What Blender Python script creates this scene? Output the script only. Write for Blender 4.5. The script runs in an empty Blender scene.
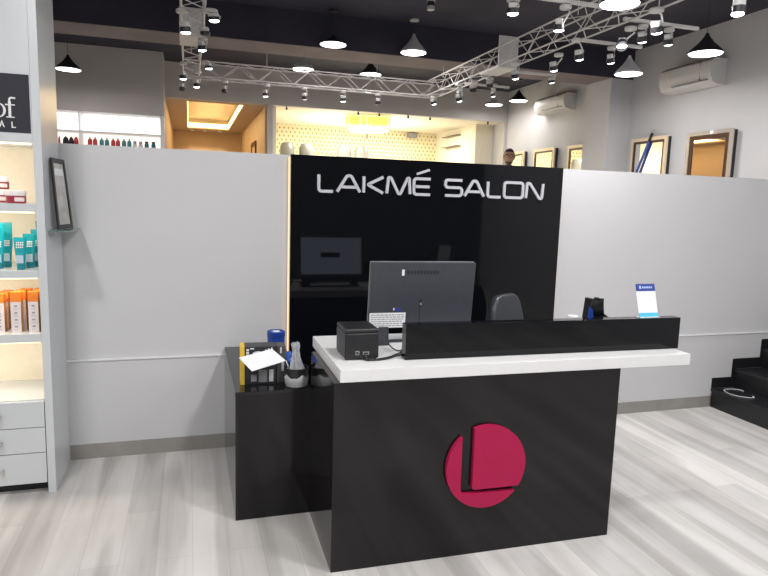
import bpy, bmesh, math, random
from mathutils import Vector, Matrix
random.seed(7)
PI = math.pi
SC = bpy.context.scene
COL = SC.collection

# ---------------------------------------------------------------- materials
def nt_of(name):
    m = bpy.data.materials.new(name); m.use_nodes = True
    nt = m.node_tree; b = nt.nodes['Principled BSDF']
    return m, nt, b

def mat(name, col, rough=.5, metal=0.0, var=.04, scale=30, emit=None, es=0, bump=0.0, coat=0.0, spec=.5, trans=0.0, alpha=1.0):
    m, nt, b = nt_of(name)
    b.inputs['Roughness'].default_value = rough
    b.inputs['Metallic'].default_value = metal
    b.inputs['Specular IOR Level'].default_value = spec
    b.inputs['Coat Weight'].default_value = coat
    b.inputs['Transmission Weight'].default_value = trans
    b.inputs['Alpha'].default_value = alpha
    tc = nt.nodes.new('ShaderNodeTexCoord')
    nz = nt.nodes.new('ShaderNodeTexNoise'); nz.inputs['Scale'].default_value = scale; nz.inputs['Detail'].default_value = 3
    nt.links.new(tc.outputs['Object'], nz.inputs['Vector'])
    rp = nt.nodes.new('ShaderNodeValToRGB')
    rp.color_ramp.elements[0].position = .3; rp.color_ramp.elements[1].position = .7
    c = Vector(col)
    rp.color_ramp.elements[0].color = (*[max(0, x*(1-var)) for x in c], 1)
    rp.color_ramp.elements[1].color = (*[min(1, x*(1+var)) for x in c], 1)
    nt.links.new(nz.outputs['Fac'], rp.inputs['Fac'])
    nt.links.new(rp.outputs['Color'], b.inputs['Base Color'])
    if bump:
        bp = nt.nodes.new('ShaderNodeBump'); bp.inputs['Strength'].default_value = bump; bp.inputs['Distance'].default_value = .002
        nt.links.new(nz.outputs['Fac'], bp.inputs['Height']); nt.links.new(bp.outputs['Normal'], b.inputs['Normal'])
    if emit:
        b.inputs['Emission Color'].default_value = (*emit, 1); b.inputs['Emission Strength'].default_value = es
    return m

def floor_mat():
    m, nt, b = nt_of('streaked_marble_planks')
    N = nt.nodes.new; L = nt.links.new
    tc = N('ShaderNodeTexCoord'); mp = N('ShaderNodeMapping')
    mp.inputs['Rotation'].default_value = (0, 0, math.radians(90))
    L(tc.outputs['Object'], mp.inputs['Vector'])
    br = N('ShaderNodeTexBrick'); br.offset = .37; br.offset_frequency = 2
    br.inputs['Scale'].default_value = 1; br.inputs['Brick Width'].default_value = 1.25; br.inputs['Row Height'].default_value = .155
    br.inputs['Mortar Size'].default_value = .0012; br.inputs['Mortar Smooth'].default_value = .6; br.inputs['Bias'].default_value = .0
    br.inputs['Color1'].default_value = (.66, .635, .61, 1); br.inputs['Color2'].default_value = (.5, .485, .47, 1); br.inputs['Mortar'].default_value = (.42, .4, .385, 1)
    L(mp.outputs['Vector'], br.inputs['Vector'])
    m2 = N('ShaderNodeMapping'); m2.inputs['Scale'].default_value = (7, .55, 1)
    L(tc.outputs['Object'], m2.inputs['Vector'])
    n1 = N('ShaderNodeTexNoise'); n1.inputs['Scale'].default_value = 1; n1.inputs['Detail'].default_value = 4; n1.inputs['Roughness'].default_value = .55; n1.inputs['Distortion'].default_value = .3
    L(m2.outputs['Vector'], n1.inputs['Vector'])
    r1 = N('ShaderNodeValToRGB'); e = r1.color_ramp.elements
    e[0].position = .32; e[0].color = (.82, .81, .8, 1); e[1].position = .56; e[1].color = (1, 1, 1, 1)
    L(n1.outputs['Fac'], r1.inputs['Fac'])
    m3 = N('ShaderNodeMapping'); m3.inputs['Scale'].default_value = (22, .9, 1); m3.inputs['Location'].default_value = (3, 1, 0)
    L(tc.outputs['Object'], m3.inputs['Vector'])
    n2 = N('ShaderNodeTexNoise'); n2.inputs['Scale'].default_value = 1; n2.inputs['Detail'].default_value = 2; n2.inputs['Distortion'].default_value = .5
    L(m3.outputs['Vector'], n2.inputs['Vector'])
    r2 = N('ShaderNodeValToRGB'); e = r2.color_ramp.elements
    e[0].position = .3; e[0].color = (.9, .895, .89, 1); e[1].position = .45; e[1].color = (1, 1, 1, 1)
    L(n2.outputs['Fac'], r2.inputs['Fac'])
    n3 = N('ShaderNodeTexNoise'); n3.inputs['Scale'].default_value = 2.2; n3.inputs['Detail'].default_value = 5
    L(tc.outputs['Object'], n3.inputs['Vector'])
    r3 = N('ShaderNodeValToRGB'); e = r3.color_ramp.elements
    e[0].position = .3; e[0].color = (.9, .89, .885, 1); e[1].position = .6; e[1].color = (1.0, 1.0, 1.0, 1)
    L(n3.outputs['Fac'], r3.inputs['Fac'])
    def mul(a, c):
        x = N('ShaderNodeMix'); x.data_type = 'RGBA'; x.blend_type = 'MULTIPLY'; x.inputs[0].default_value = 1
        L(a, x.inputs[6]); L(c, x.inputs[7]); return x.outputs[2]
    c = mul(mul(mul(br.outputs['Color'], r1.outputs['Color']), r2.outputs['Color']), r3.outputs['Color'])
    m4 = N('ShaderNodeMapping'); m4.inputs['Scale'].default_value = (5.5, .42, 1); m4.inputs['Location'].default_value = (1.3, 4.1, 0)
    L(tc.outputs['Object'], m4.inputs['Vector'])
    n4 = N('ShaderNodeTexNoise'); n4.inputs['Scale'].default_value = 1; n4.inputs['Detail'].default_value = 1.5; n4.inputs['Distortion'].default_value = .2
    L(m4.outputs['Vector'], n4.inputs['Vector'])
    r4 = N('ShaderNodeValToRGB'); e = r4.color_ramp.elements
    e[0].position = .44; e[0].color = (.82, .815, .81, 1); e[1].position = .5; e[1].color = (1.0, 1.0, 1.0, 1)
    L(n4.outputs['Fac'], r4.inputs['Fac']); c = mul(c, r4.outputs['Color'])
    hs = N('ShaderNodeHueSaturation'); hs.inputs['Value'].default_value = 1.12; hs.inputs['Saturation'].default_value = .62
    L(c, hs.inputs['Color']); L(hs.outputs['Color'], b.inputs['Base Color'])
    b.inputs['Roughness'].default_value = .38; b.inputs['Specular IOR Level'].default_value = .4
    return m

def wallpaper_mat():
    m, nt, b = nt_of('gold_drop_wallpaper'); N = nt.nodes.new; L = nt.links.new
    tc = N('ShaderNodeTexCoord'); sp = N('ShaderNodeSeparateXYZ'); L(tc.outputs['Object'], sp.inputs[0])
    def M(op, a, bb=None):
        n = N('ShaderNodeMath'); n.operation = op
        for i, v in enumerate((a, bb)):
            if v is None: continue
            if isinstance(v, (int, float)): n.inputs[i].default_value = v
            else: L(v, n.inputs[i])
        return n.outputs[0]
    z = M('DIVIDE', sp.outputs['Z'], .075); row = M('FLOOR', z); off = M('MULTIPLY', M('MODULO', row, 2.0), .5)
    x = M('ADD', M('DIVIDE', sp.outputs['X'], .085), off)
    fx = M('MULTIPLY', M('SUBTRACT', M('FRACT', x), .5), .085); fz = M('MULTIPLY', M('SUBTRACT', M('FRACT', z), .5), .06)
    d = M('SQRT', M('ADD', M('MULTIPLY', fx, fx), M('MULTIPLY', fz, fz)))
    f = M('LESS_THAN', d, .0165)
    mx = N('ShaderNodeMix'); mx.data_type = 'RGBA'; L(f, mx.inputs[0])
    mx.inputs[6].default_value = (.8, .72, .5, 1); mx.inputs[7].default_value = (.42, .29, .07, 1)
    L(mx.outputs[2], b.inputs['Base Color']); b.inputs['Roughness'].default_value = .6
    return m

WALL = mat('painted_wall', (.6, .6, .615), .55, var=.015, scale=4, bump=.05)
WALLW = mat('satin_partition_paint', (.62, .62, .635), .45, var=.02, scale=1.6, bump=.03)
WALLB = mat('back_wall_paint', (.56, .53, .51), .6, var=.02, scale=3)
WHITE = mat('white_paint', (.8, .8, .8), .45, var=.01)
CEIL = mat('charcoal_ceiling', (.034, .032, .05), .8, var=.2, scale=2)
BEAMM = mat('uplit_brown_beam', (.2, .165, .165), .8, var=.1, scale=3)  # lighter brown carries the upward light on the beam underside
SKIRT = mat('grey_stone_skirting', (.3, .29, .27), .4, var=.1, scale=6)
FLOOR = floor_mat()
BACKFLOOR = mat('raised_floor_tile', (.45, .43, .4), .4, var=.1, scale=3)
GRAN = mat('polished_black_granite', (.006, .006, .007), .07, var=.5, scale=150, spec=.5)
STAIRM = mat('black_granite_steps', (.012, .012, .014), .35, var=.5, scale=150)
GLOSSK = mat('glossy_black_acrylic', (.004, .0045, .006), .04, var=.1, spec=.36)
PLAMK = mat('gloss_black_laminate', (.008, .007, .008), .1, var=.15, scale=5, spec=.36)
TOPW = mat('white_solid_surface', (.8, .8, .8), .3, var=.01, scale=20)
CABW = mat('white_gloss_lacquer', (.6, .625, .645), .22, var=.012, scale=3)
CREAM = mat('cream_shelf_lining', (.88, .82, .7), .5, var=.02)
SILVER = mat('brushed_silver_letters', (.66, .67, .72), .4, metal=.35, var=.02)
PINK = mat('magenta_acrylic', (.42, .010, .07), .5, spec=.25, var=.02)
BLACKP = mat('black_plastic', (.012, .012, .014), .42, var=.2, scale=200, bump=.1)
DKGREY = mat('dark_grey_plastic', (.05, .055, .068), .4, var=.05)
MIDGREY = mat('edge_grey_plastic', (.25, .26, .28), .35, var=.03)
CABLE = mat('black_cable_rubber', (.01, .01, .011), .5)
PAPER = mat('white_paper', (.85, .86, .88), .7, var=.01)
INK = mat('black_ink', (.02, .02, .03), .7)
GINK = mat('grey_ink', (.3, .3, .33), .7)
WINK = mat('white_print', (.75, .75, .75), .6)
YEL = mat('yellow_card', (.8, .53, .05), .5)
BLUE = mat('blue_plastic', (.015, .06, .33), .35, var=.15)
NAVY = mat('navy_print', (.03, .055, .3), .45)
LBLUE = mat('light_blue_print', (.45, .6, .9), .5)
CYAN = mat('cyan_print', (.08, .55, .8), .45)
TEAL = mat('teal_tube', (.0, .27, .33), .35, var=.1)
TEALD = mat('teal_cap', (.0, .2, .27), .35)
ORANGE = mat('orange_card', (.72, .2, .02), .5)
TAN = mat('tan_card_side', (.62, .35, .12), .55)
LIL = mat('pale_print_card', (.72, .66, .66), .55)
JARR = mat('crimson_jar', (.33, .02, .05), .3)
JARW = mat('white_jar_lid', (.75, .72, .72), .35)
REDB = mat('red_bottle', (.5, .03, .03), .35)
GRNB = mat('teal_bottle', (.05, .25, .25), .35)
PALB = mat('pale_bottle', (.72, .66, .62), .35)
DKB = mat('dark_teal_bottle', (.02, .16, .22), .35)
CAPK = mat('dark_bottle_cap', (.06, .05, .06), .4)
METAL = mat('brushed_steel', (.55, .55, .56), .3, metal=1)
TRUSSM = mat('white_truss_paint', (.62, .6, .585), .45, var=.03)
SPOTW = mat('white_spot_metal', (.6, .59, .58), .4)
SPOTK = mat('black_spot_trim', (.02, .02, .022), .4)
LENS = mat('lit_spot_lens', (1, 1, 1), .5, emit=(.95, .97, 1), es=9)
LENSW = mat('dim_spot_lens', (.5, .5, .5), .5, emit=(1, .97, .93), es=.8)
LENSO = mat('unlit_spot_lens', (.04, .04, .04), .3)
DISC = mat('lit_pendant_diffuser', (1, 1, 1), .5, emit=(1, .98, 1), es=6)
SHADEK = mat('black_pendant_shade', (.022, .021, .024), .5)
SHADEW = mat('grey_pendant_shade', (.66, .65, .66), .45)
SHADEWH = mat('white_pendant_shade', (.85, .84, .85), .45)
ACW = mat('white_air_conditioner', (.68, .67, .66), .4, var=.01)
MIRROR = mat('mirror_glass', (.9, .88, .84), .02, metal=1, var=.0)
GOLD = mat('champagne_frame', (.85, .7, .5), .3, metal=.15, var=.03)
GREYF = mat('silvered_bevel_frame', (.62, .58, .52), .15, metal=.45, var=.03)
BROWN = mat('dark_brown_inlay', (.07, .03, .015), .3)
GLASS = mat('green_tint_glass', (.62, .85, .78), .03, trans=.9, var=.01)
LINER = mat('clear_plastic_liner', (.6, .62, .63), .18, alpha=.6, var=.1, scale=25, bump=.5)
BAGM = mat('crumpled_clear_bag', (.66, .68, .72), .1, alpha=.5, var=.2, scale=40, bump=1)
MESHK = mat('black_wire_bin', (.015, .015, .017), .4)
LEATH = mat('black_leather', (.028, .031, .038), .3, var=.15, scale=60, bump=.25)
ORW = mat('orange_room_wall', (.66, .52, .36), .6, var=.05, scale=2)
ORC = mat('tan_room_ceiling', (.5, .41, .34), .6, var=.02)
CRW = mat('cream_room_wall', (.82, .76, .62), .6, var=.01)
WPAPER = wallpaper_mat()
COVE = mat('warm_cove_strip', (1, .8, .4), .5, emit=(1, .74, .3), es=4.5)
WARMSTRIP = mat('warm_led_strip', (1, .85, .5), .5, emit=(1, .7, .46), es=.9)
SHELFLED = mat('shelf_led_strip', (1, .9, .7), .5, emit=(1, .84, .52), es=1.6)
LIGHTBOX = mat('backlit_white_panel', (1, 1, 1), .5, emit=(1, .99, .98), es=1.5)
LIGHTBOX2 = mat('backlit_cream_panel', (1, .95, .9), .5, emit=(1, .9, .82), es=.85)
YELGL = mat('yellow_glowing_fringe', (.9, .8, .05), .5, emit=(.9, .78, .02), es=.6)
BOWL = mat('white_glowing_bowl', (1, 1, 1), .5, emit=(1, .97, .86), es=1.4)
HOOD = mat('grey_translucent_hood', (.15, .15, .14), .3)
SKIN = mat('brown_skin', (.42, .24, .16), .5, var=.06, scale=20)
STUB = mat('short_beard', (.1, .055, .04), .7, var=.4, scale=200)
HAIR = mat('black_hair', (.012, .01, .01), .5, var=.3, scale=90)
SHIRT = mat('dark_maroon_shirt', (.05, .02, .025), .8)
TROUS = mat('dark_trousers', (.02, .02, .025), .8)
EYEW = mat('eye_white', (.7, .7, .68), .3)
POLEB = mat('blue_pole', (.06, .12, .42), .3)
WINLIT = mat('pale_lit_pane', (.4, .45, .55), .5, emit=(.75, .82, 1), es=1.0)
WINLIT2 = mat('lilac_lit_pane', (.4, .4, .5), .5, emit=(.8, .78, 1), es=1.3)
FRONTW = mat('dark_shopfront', (.05, .05, .055), .6)
PHOTO = mat('certificate_print', (.55, .54, .52), .5, var=.25, scale=14)

# ---------------------------------------------------------------- mesh builder
class B:
    def __init__(s): s.bm = bmesh.new(); s.mats = []; s.cur = 0; s.bev = False
    def m(s, mt):
        if mt not in s.mats: s.mats.append(mt)
        s.cur = s.mats.index(mt); return s
    def _mark(s, fs, smooth=False):
        for f in fs: f.material_index = s.cur; f.smooth = smooth
    def box(s, x0, x1, y0, y1, z0, z1, bev=0, M=None, seg=2):
        r = bmesh.ops.create_cube(s.bm, size=1); vs = r['verts']
        for v in vs: v.co = Vector(((x0+x1)/2+v.co.x*(x1-x0), (y0+y1)/2+v.co.y*(y1-y0), (z0+z1)/2+v.co.z*(z1-z0)))
        fs = {f for v in vs for f in v.link_faces}
        if bev:
            s.bev = True; es = {e for v in vs for e in v.link_edges}
            rr = bmesh.ops.bevel(s.bm, geom=list(es), offset=bev, segments=seg, profile=.5, affect='EDGES')
            fs = {f for f in fs if f.is_valid} | set(rr['faces']); vs = {v for f in fs for v in f.verts}
        if M: bmesh.ops.transform(s.bm, matrix=M, verts=list(vs))
        s._mark(fs, bool(bev)); return s
    def cyl(s, p0, p1, r0, r1=None, n=20, caps=True, smooth=True):
        p0, p1 = Vector(p0), Vector(p1); r1 = r0 if r1 is None else r1
        d = (p1-p0); q = d.to_track_quat('Z', 'Y'); a = []; b = []
        for i in range(n):
            t = 2*PI*i/n; u = Vector((math.cos(t), math.sin(t), 0))
            a.append(s.bm.verts.new(p0+q@(u*r0))); b.append(s.bm.verts.new(p1+q@(u*r1)))
        for i in range(n): s._mark([s.bm.faces.new((a[i], a[(i+1) % n], b[(i+1) % n], b[i]))], smooth)
        if caps: s._mark([s.bm.faces.new(a[::-1]), s.bm.faces.new(b)])
        return s
    def tube(s, pts, r, n=8, closed=False):
        pts = [Vector(p) for p in pts]; rings = []; k = len(pts)
        for i, p in enumerate(pts):
            d = (pts[(i+1) % k]-pts[i-1]) if closed else (pts[min(i+1, k-1)]-pts[max(i-1, 0)])
            q = d.to_track_quat('Z', 'Y')
            rings.append([s.bm.verts.new(p+q@Vector((math.cos(2*PI*j/n)*r, math.sin(2*PI*j/n)*r, 0))) for j in range(n)])
        for i in range(k if closed else k-1):
            a, b = rings[i], rings[(i+1) % k]
            for j in range(n): s._mark([s.bm.faces.new((a[j], a[(j+1) % n], b[(j+1) % n], b[j]))], True)
        if not closed: s._mark([s.bm.faces.new(rings[0][::-1]), s.bm.faces.new(rings[-1])])
        return s
    def lathe(s, prof, c=(0, 0, 0), n=28, sx=1, sy=1):
        c = Vector(c); rings = []
        for r, z in prof:
            if r < 1e-5: rings.append([s.bm.verts.new(c+Vector((0, 0, z)))])
            else: rings.append([s.bm.verts.new(c+Vector((math.cos(2*PI*j/n)*r*sx, math.sin(2*PI*j/n)*r*sy, z))) for j in range(n)])
        for a, b in zip(rings, rings[1:]):
            for j in range(n):
                q = [a[j % len(a)], a[(j+1) % len(a)], b[(j+1) % len(b)], b[j % len(b)]]
                u = []
                for v in q:
                    if v not in u: u.append(v)
                if len(u) > 2: s._mark([s.bm.faces.new(u)], True)
        return s
    def prism(s, poly, h0, h1, axis='y', M=None):
        def P(a, b, h): return {'y': Vector((a, h, b)), 'x': Vector((h, a, b)), 'z': Vector((a, b, h))}[axis]
        A = [s.bm.verts.new(P(a, b, h0)) for a, b in poly]; Bv = [s.bm.verts.new(P(a, b, h1)) for a, b in poly]
        n = len(poly); fs = [s.bm.faces.new(A), s.bm.faces.new(Bv[::-1])]
        for i in range(n): fs.append(s.bm.faces.new((A[i], Bv[i], Bv[(i+1) % n], A[(i+1) % n])))
        bmesh.ops.recalc_face_normals(s.bm, faces=fs)
        if M: bmesh.ops.transform(s.bm, matrix=M, verts=A+Bv)
        s._mark(fs); return s
    def strip(s, pts, w, y0, y1, closed=False):      # flat ribbon in x/z, extruded along y
        P = [Vector(p) for p in pts]; n = len(P); Lf = []; Rt = []
        for i in range(n):
            if closed: a, b = P[i-1], P[(i+1) % n]
            else: a, b = P[max(i-1, 0)], P[min(i+1, n-1)]
            d1 = (P[i]-a).normalized() if (P[i]-a).length > 1e-9 else (b-P[i]).normalized()
            d2 = (b-P[i]).normalized() if (b-P[i]).length > 1e-9 else d1
            n1 = Vector((-d1.y, d1.x)); n2 = Vector((-d2.y, d2.x)); mm = (n1+n2)
            mm = mm.normalized() if mm.length > 1e-6 else n1
            k = w/2/max(.4, mm.dot(n1)); Lf.append(P[i]+mm*k); Rt.append(P[i]-mm*k)
        V = [[s.bm.verts.new((q.x, y, q.y)) for q in side] for side in (Lf, Rt) for y in (y0, y1)]
        fs = []
        for i in range(n if closed else n-1):
            j = (i+1) % n; l0, l1, r0, r1 = V
            fs += [s.bm.faces.new((l0[i], l0[j], r0[j], r0[i])), s.bm.faces.new((l1[i], r1[i], r1[j], l1[j])),
                   s.bm.faces.new((l0[i], l1[i], l1[j], l0[j])), s.bm.faces.new((r0[i], r0[j], r1[j], r1[i]))]
        if not closed:
            for i in (0, n-1): fs.append(s.bm.faces.new((V[0][i], V[2][i], V[3][i], V[1][i])))
        bmesh.ops.recalc_face_normals(s.bm, faces=fs); s._mark(fs); return s
    def ball(s, c, rx, ry, rz, n=16, M=None):
        r = bmesh.ops.create_uvsphere(s.bm, u_segments=n*2, v_segments=n, radius=1)
        for v in r['verts']: v.co = Vector((v.co.x*rx, v.co.y*ry, v.co.z*rz))
        if M: bmesh.ops.transform(s.bm, matrix=M, verts=r['verts'])
        for v in r['verts']: v.co += Vector(c)
        s._mark({f for v in r['verts'] for f in v.link_faces}, True); return s
    def obj(s, name, mt=None, parent=None, loc=None, **kw):
        if mt and not s.mats: s.mats = [mt]
        bmesh.ops.recalc_face_normals(s.bm, faces=s.bm.faces[:])
        me = bpy.data.meshes.new(name); s.bm.to_mesh(me); s.bm.free()
        for x in s.mats: me.materials.append(x)
        me.set_sharp_from_angle(angle=math.radians(40))
        o = bpy.data.objects.new(name, me); COL.objects.link(o)
        if s.bev:
            wn = o.modifiers.new('weighted_normals', 'WEIGHTED_NORMAL'); wn.keep_sharp = True; wn.weight = 100
        if parent: o.parent = parent
        if loc: o.location = loc
        tag(o, **kw); return o

def tag(o, label=None, cat=None, group=None, kind=None):
    if label: o['label'] = label
    if cat: o['category'] = cat
    if group: o['group'] = group
    if kind: o['kind'] = kind
    return o
def empty(name, loc, label, cat, group=None, rz=0):
    o = bpy.data.objects.new(name, None); COL.objects.link(o); o.location = loc; o.rotation_euler = (0, 0, rz); o.empty_display_size = .1
    return tag(o, label, cat, group)
def copy_tree(o, parent=None):
    c = o.copy(); COL.objects.link(c); c.parent = parent
    for ch in list(KIDS(o)): copy_tree(ch, c)
    return c
def KIDS(o): return [x for x in COL.objects if x.parent == o]
def rounded(pts, rad, k=5, closed=False):
    P = [Vector(p) for p in pts]; out = []; n = len(P)
    for i, p in enumerate(P):
        r = rad[i] if isinstance(rad, (list, tuple)) else rad
        if (not closed and i in (0, n-1)) or r == 0: out.append(p); continue
        a, b = P[i-1], P[(i+1) % n]; da = (a-p); db = (b-p); rr = min(r, da.length*.48, db.length*.48)
        s, e = p+da.normalized()*rr, p+db.normalized()*rr
        for j in range(k+1):
            t = j/k; out.append(s*(1-t)**2+p*2*t*(1-t)+e*t*t)
    return [tuple(v) for v in out]

def struct(name, b, m=None, **k): return b.obj(name, m, kind='structure', **k)

def area(name, loc, size, energy, color=(1, 1, 1), parent=None, rot=(0, 0, 0), sy=None, shape='DISK'):
    l = bpy.data.lights.new(name, 'AREA'); l.shape = shape; l.size = size; l.energy = energy; l.color = color
    if sy: l.size_y = sy
    o = bpy.data.objects.new(name, l); COL.objects.link(o); o.location = loc; o.rotation_euler = rot; o.parent = parent; return o

# ---------------------------------------------------------------- setting
ZC = 3.54; ZF = .75; XR = 5.3
struct('floor', B().box(-3.2, XR, -7, .12, -.1, 0), FLOOR)
struct('floor', B().box(-3.2, XR, .12, 11.2, ZF-.1, ZF), BACKFLOOR)
struct('wall_under_floor', B().box(-3.2, XR, .121, .2, -.1, ZF-.1), WALL)
struct('ceiling', B().box(-3.2, XR, -7, 11.2, ZC, ZC+.1), CEIL)
struct('wall_partition', B().m(WALLW).box(-3.2, XR, 0, .12, 0, 1.8727).box(-3.2, XR, -.012, 0, .0921, .6133, bev=.0))
struct('ledge_highlight', B().box(-3.2, XR, -.02, -.0125, .607, .6155).box(-3.2, .6, -.0125, -.0005, .6134, .6155), WHITE)  # white lip added to draw the bright line of light along the ledge
struct('baseboard_partition', B().box(-3.2, 4.10, -.016, -.012, 0, .0921).box(-3.2, 4.1, -.012, 0, 0, .092), SKIRT)
struct('wall_right', B().box(XR, XR+.12, -7, 11.2, -.1, ZC+.1), WALL)
struct('wall_left', B().box(-3.32, -3.2, -7, 11.2, -.1, ZC+.1), WALL)
struct('wall_front', B().box(-3.32, XR+.12, -7.12, -7, -.1, ZC+.1), FRONTW)
struct('wall_column', B().box(4.985, XR, 2.825, 3.333, ZF, 3.189), WALL)
struct('trim_1', B().m(CEIL).box(-3.2, XR, 2.825, 3.333, 3.196, ZC).m(BEAMM).box(-3.2, XR, 2.825, 3.333, 3.19, 3.196))  # thin underside slab is lighter: light from below put into its colour
# far wall with its two openings
b = B().m(WALLB); b.box(-.31, XR, 6.07, 6.2, 3.03, ZC); b.box(1.185, 1.262, 6.07, 6.2, ZF, 3.03); b.box(5.25, XR, 6.07, 6.2, ZF, 3.03)
struct('wall_back', b)
# left block with the lit niche
b = B().m(WALLB); b.box(-3.2, -.31, 5.47, 6.2, 2.68, ZC); b.box(-3.2, -.31, 5.47, 6.2, ZF, 2.1); b.box(-3.2, -.31, 5.8, 6.2, 2.1, 2.68)
b.m(WHITE).box(-.364, -.31, 5.47, 5.8, 2.1, 2.68)
struct('wall_niche', b)
# warm room behind the left opening
b = B().m(ORW); b.box(-.43, -.31, 6.2, 11.1, ZF, 3.03); b.box(1.16, 1.26, 6.2, 11.1, ZF, 3.03); b.box(-.43, 1.26, 11.0, 11.12, ZF, 3.03)
struct('wall_warm_room', b)
b = B().m(ORC); T = (0, .85, 6.35, 10.4)
b.box(-.43, T[0], 6.2, 11.1, 3.03, 3.06).box(T[1], 1.26, 6.2, 11.1, 3.03, 3.06).box(T[0], T[1], 6.2, T[2], 3.03, 3.06).box(T[0], T[1], T[3], 11.1, 3.03, 3.06)
b.box(T[0]-.1, T[1]+.1, T[2]-.1, T[3]+.1, 3.24, 3.27)
b.box(T[0]-.02, T[0], T[2]-.02, T[3]+.02, 3.06, 3.24).box(T[1], T[1]+.02, T[2]-.02, T[3]+.02, 3.06, 3.24).box(T[0], T[1], T[2]-.02, T[2], 3.06, 3.24).box(T[0], T[1], T[3], T[3]+.02, 3.06, 3.24)
struct('ceiling_warm_room', b)
b = B().m(COVE); b.box(T[0], T[0]+.012, T[2], T[3], 3.06, 3.15).box(T[1]-.012, T[1], T[2], T[3], 3.06, 3.15).box(T[0], T[1], T[3]-.012, T[3], 3.06, 3.15).box(T[0], T[1], T[2], T[2]+.012, 3.06, 3.15)
b.obj('cove_light', label='glowing yellow cove strip around the recessed ceiling tray of the orange room', cat='light')
# bright wallpapered room
struct('wall_wallpaper', B().box(1.26, 4.96, 8.5, 8.6, ZF, 3.03), WPAPER)
struct('wall_white_room_side', B().box(4.96, XR, 6.6, 8.6, ZF, 3.03), CRW)
struct('wall_white_room_left', B().box(1.261, 1.33, 6.2, 8.5, ZF, 3.03), CRW)
struct('ceiling_white_room', B().box(1.261, XR, 6.2, 8.6, 3.03, 3.06), CRW)
b = B().m(CRW); b.box(5.02, 5.27, 6.585, 6.6, 2.62, 2.635).box(5.08, 5.095, 6.585, 6.6, ZF, 2.62)
struct('trim_2', b)
# ---------------------------------------------------------------- stairs
st = empty('staircase', (4.11, -.7, 0), 'black granite steps climbing to the right against the partition wall', 'stairs')
rx = [4.11, 4.335, 4.615, 4.895, 5.175, XR]; 
for i in range(4):
    z1 = .155*(i+1)
    b = B().box(rx[i]-4.11, rx[i+1]-4.11, -.75, .684, 0, z1-.022); b.box(rx[i]-4.11-.012, rx[i+1]-4.11+(.0 if i < 4 else 0), -.75, .684, z1-.021, z1, bev=.003)
    b.obj('step', STAIRM, st)
b = B().box(rx[4]-4.11, XR-4.11-.001, -.75, .684, 0, .75); b.obj('step', STAIRM, st)
poly = [(-.008, .156), (-.008, .243), (.19, .243), (.19, .398), (.475, .398), (.475, .553), (.76, .553), (.76, .71), (1.04, .71), (1.04, .87), (1.18, .87), (1.18, .752), (1.066, .752), (1.066, .621), (.786, .621), (.786, .466), (.506, .466), (.506, .311), (.226, .311), (.226, .156)]
B().prism(poly, .6845, .6865).obj('stair_skirting', STAIRM, st)
pts = []
for i in range(28):
    t = 2*PI*i/28; pts.append((4.215+.085*math.cos(t)+.012*math.sin(3*t), -.17+.12*math.sin(t)+.02*math.cos(2*t), .159))
B().tube(pts[:25], .0025, 6).obj('wire_loop', PAPER, label='thin white cable loop lying on the lowest black step', cat='cable')

# ---------------------------------------------------------------- black backdrop panel with letters
pn = empty('backdrop_panel', (1.57, -.0, 0), 'tall glossy black sign panel on the partition wall behind the desk', 'sign')
PX = 1.57
B().box(.607-PX, 2.539-PX, -.062, -.032, .02, 1.874, bev=.0015).obj('panel', GLOSSK, pn)
B().box(.65-PX, 2.5-PX, -.0318, -.0125, .03, 1.86).obj('backing_frame', BLACKP, pn)
for x0, x1 in ((.600, .607), (2.5405, 2.5445)):
    B().box(x0-PX, x1-PX, -.03, -.0125, .62, 1.86).obj('led_strip', WARMSTRIP, pn, label='thin warm glowing strip along the panel edge')
Z0, Z1, SW = 1.645, 1.766, .0185
def letter(ch, x0, x1):
    h = SW/2; X0, X1 = x0+h, x1-h; lo, hi = Z0+h, Z1-h
    P = lambda u, v: (X0+(X1-X0)*u-PX, lo+(hi-lo)*v)
    bb = B(); S = lambda pts, rad=0, cl=False: bb.strip(rounded([P(*p) for p in pts], rad, closed=cl), SW, -.074, -.0622, cl)
    r = .022
    if ch == 'L': S([(0, 1), (0, 0), (1, 0)], r)
    elif ch == 'A': S([(0, 0), (.42, 1), (.6, 1), (1, 0)], .02); S([(.2, .3), (.82, .3)])
    elif ch == 'K': S([(0, 1), (0, 0)]); S([(1, 1), (.2, .5), (1, 0)], .012)
    elif ch == 'M': S([(0, 0), (.06, 1), (.16, 1), (.5, 0), (.58, 0), (.88, 1), (.95, 1), (1, 0)], .012)
    elif ch == 'E':
        S([(1, 1), (0, 1), (0, 0), (1, 0)], r); S([(.05, .5), (.95, .5)])
        bb.strip([(1.434-PX, 1.786), (1.522-PX, 1.816)], .015, -.074, -.0622)
    elif ch == 'S': S([(1, 1), (0, 1), (0, .52), (1, .52), (1, 0), (0, 0)], r)
    elif ch == 'O': S([(.5, 1), (0, 1), (0, 0), (1, 0), (1, 1)], [0, r, r, r, r], True)
    elif ch == 'N': S([(0, 0), (.05, 1), (.2, 1), (.8, 0), (.95, 0), (1, 1)], .014)
    bb.obj('letter', SILVER, pn)
for ch, x0, x1 in [('L', .773, .883), ('A', .892, 1.06), ('K', 1.066, 1.214), ('M', 1.221, 1.4), ('E', 1.407, 1.541), ('S', 1.63, 1.769), ('A', 1.772, 1.932), ('L', 1.943, 2.06), ('O', 2.068, 2.23), ('N', 2.237, 2.388)]:
    letter(ch, x0, x1)

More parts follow.
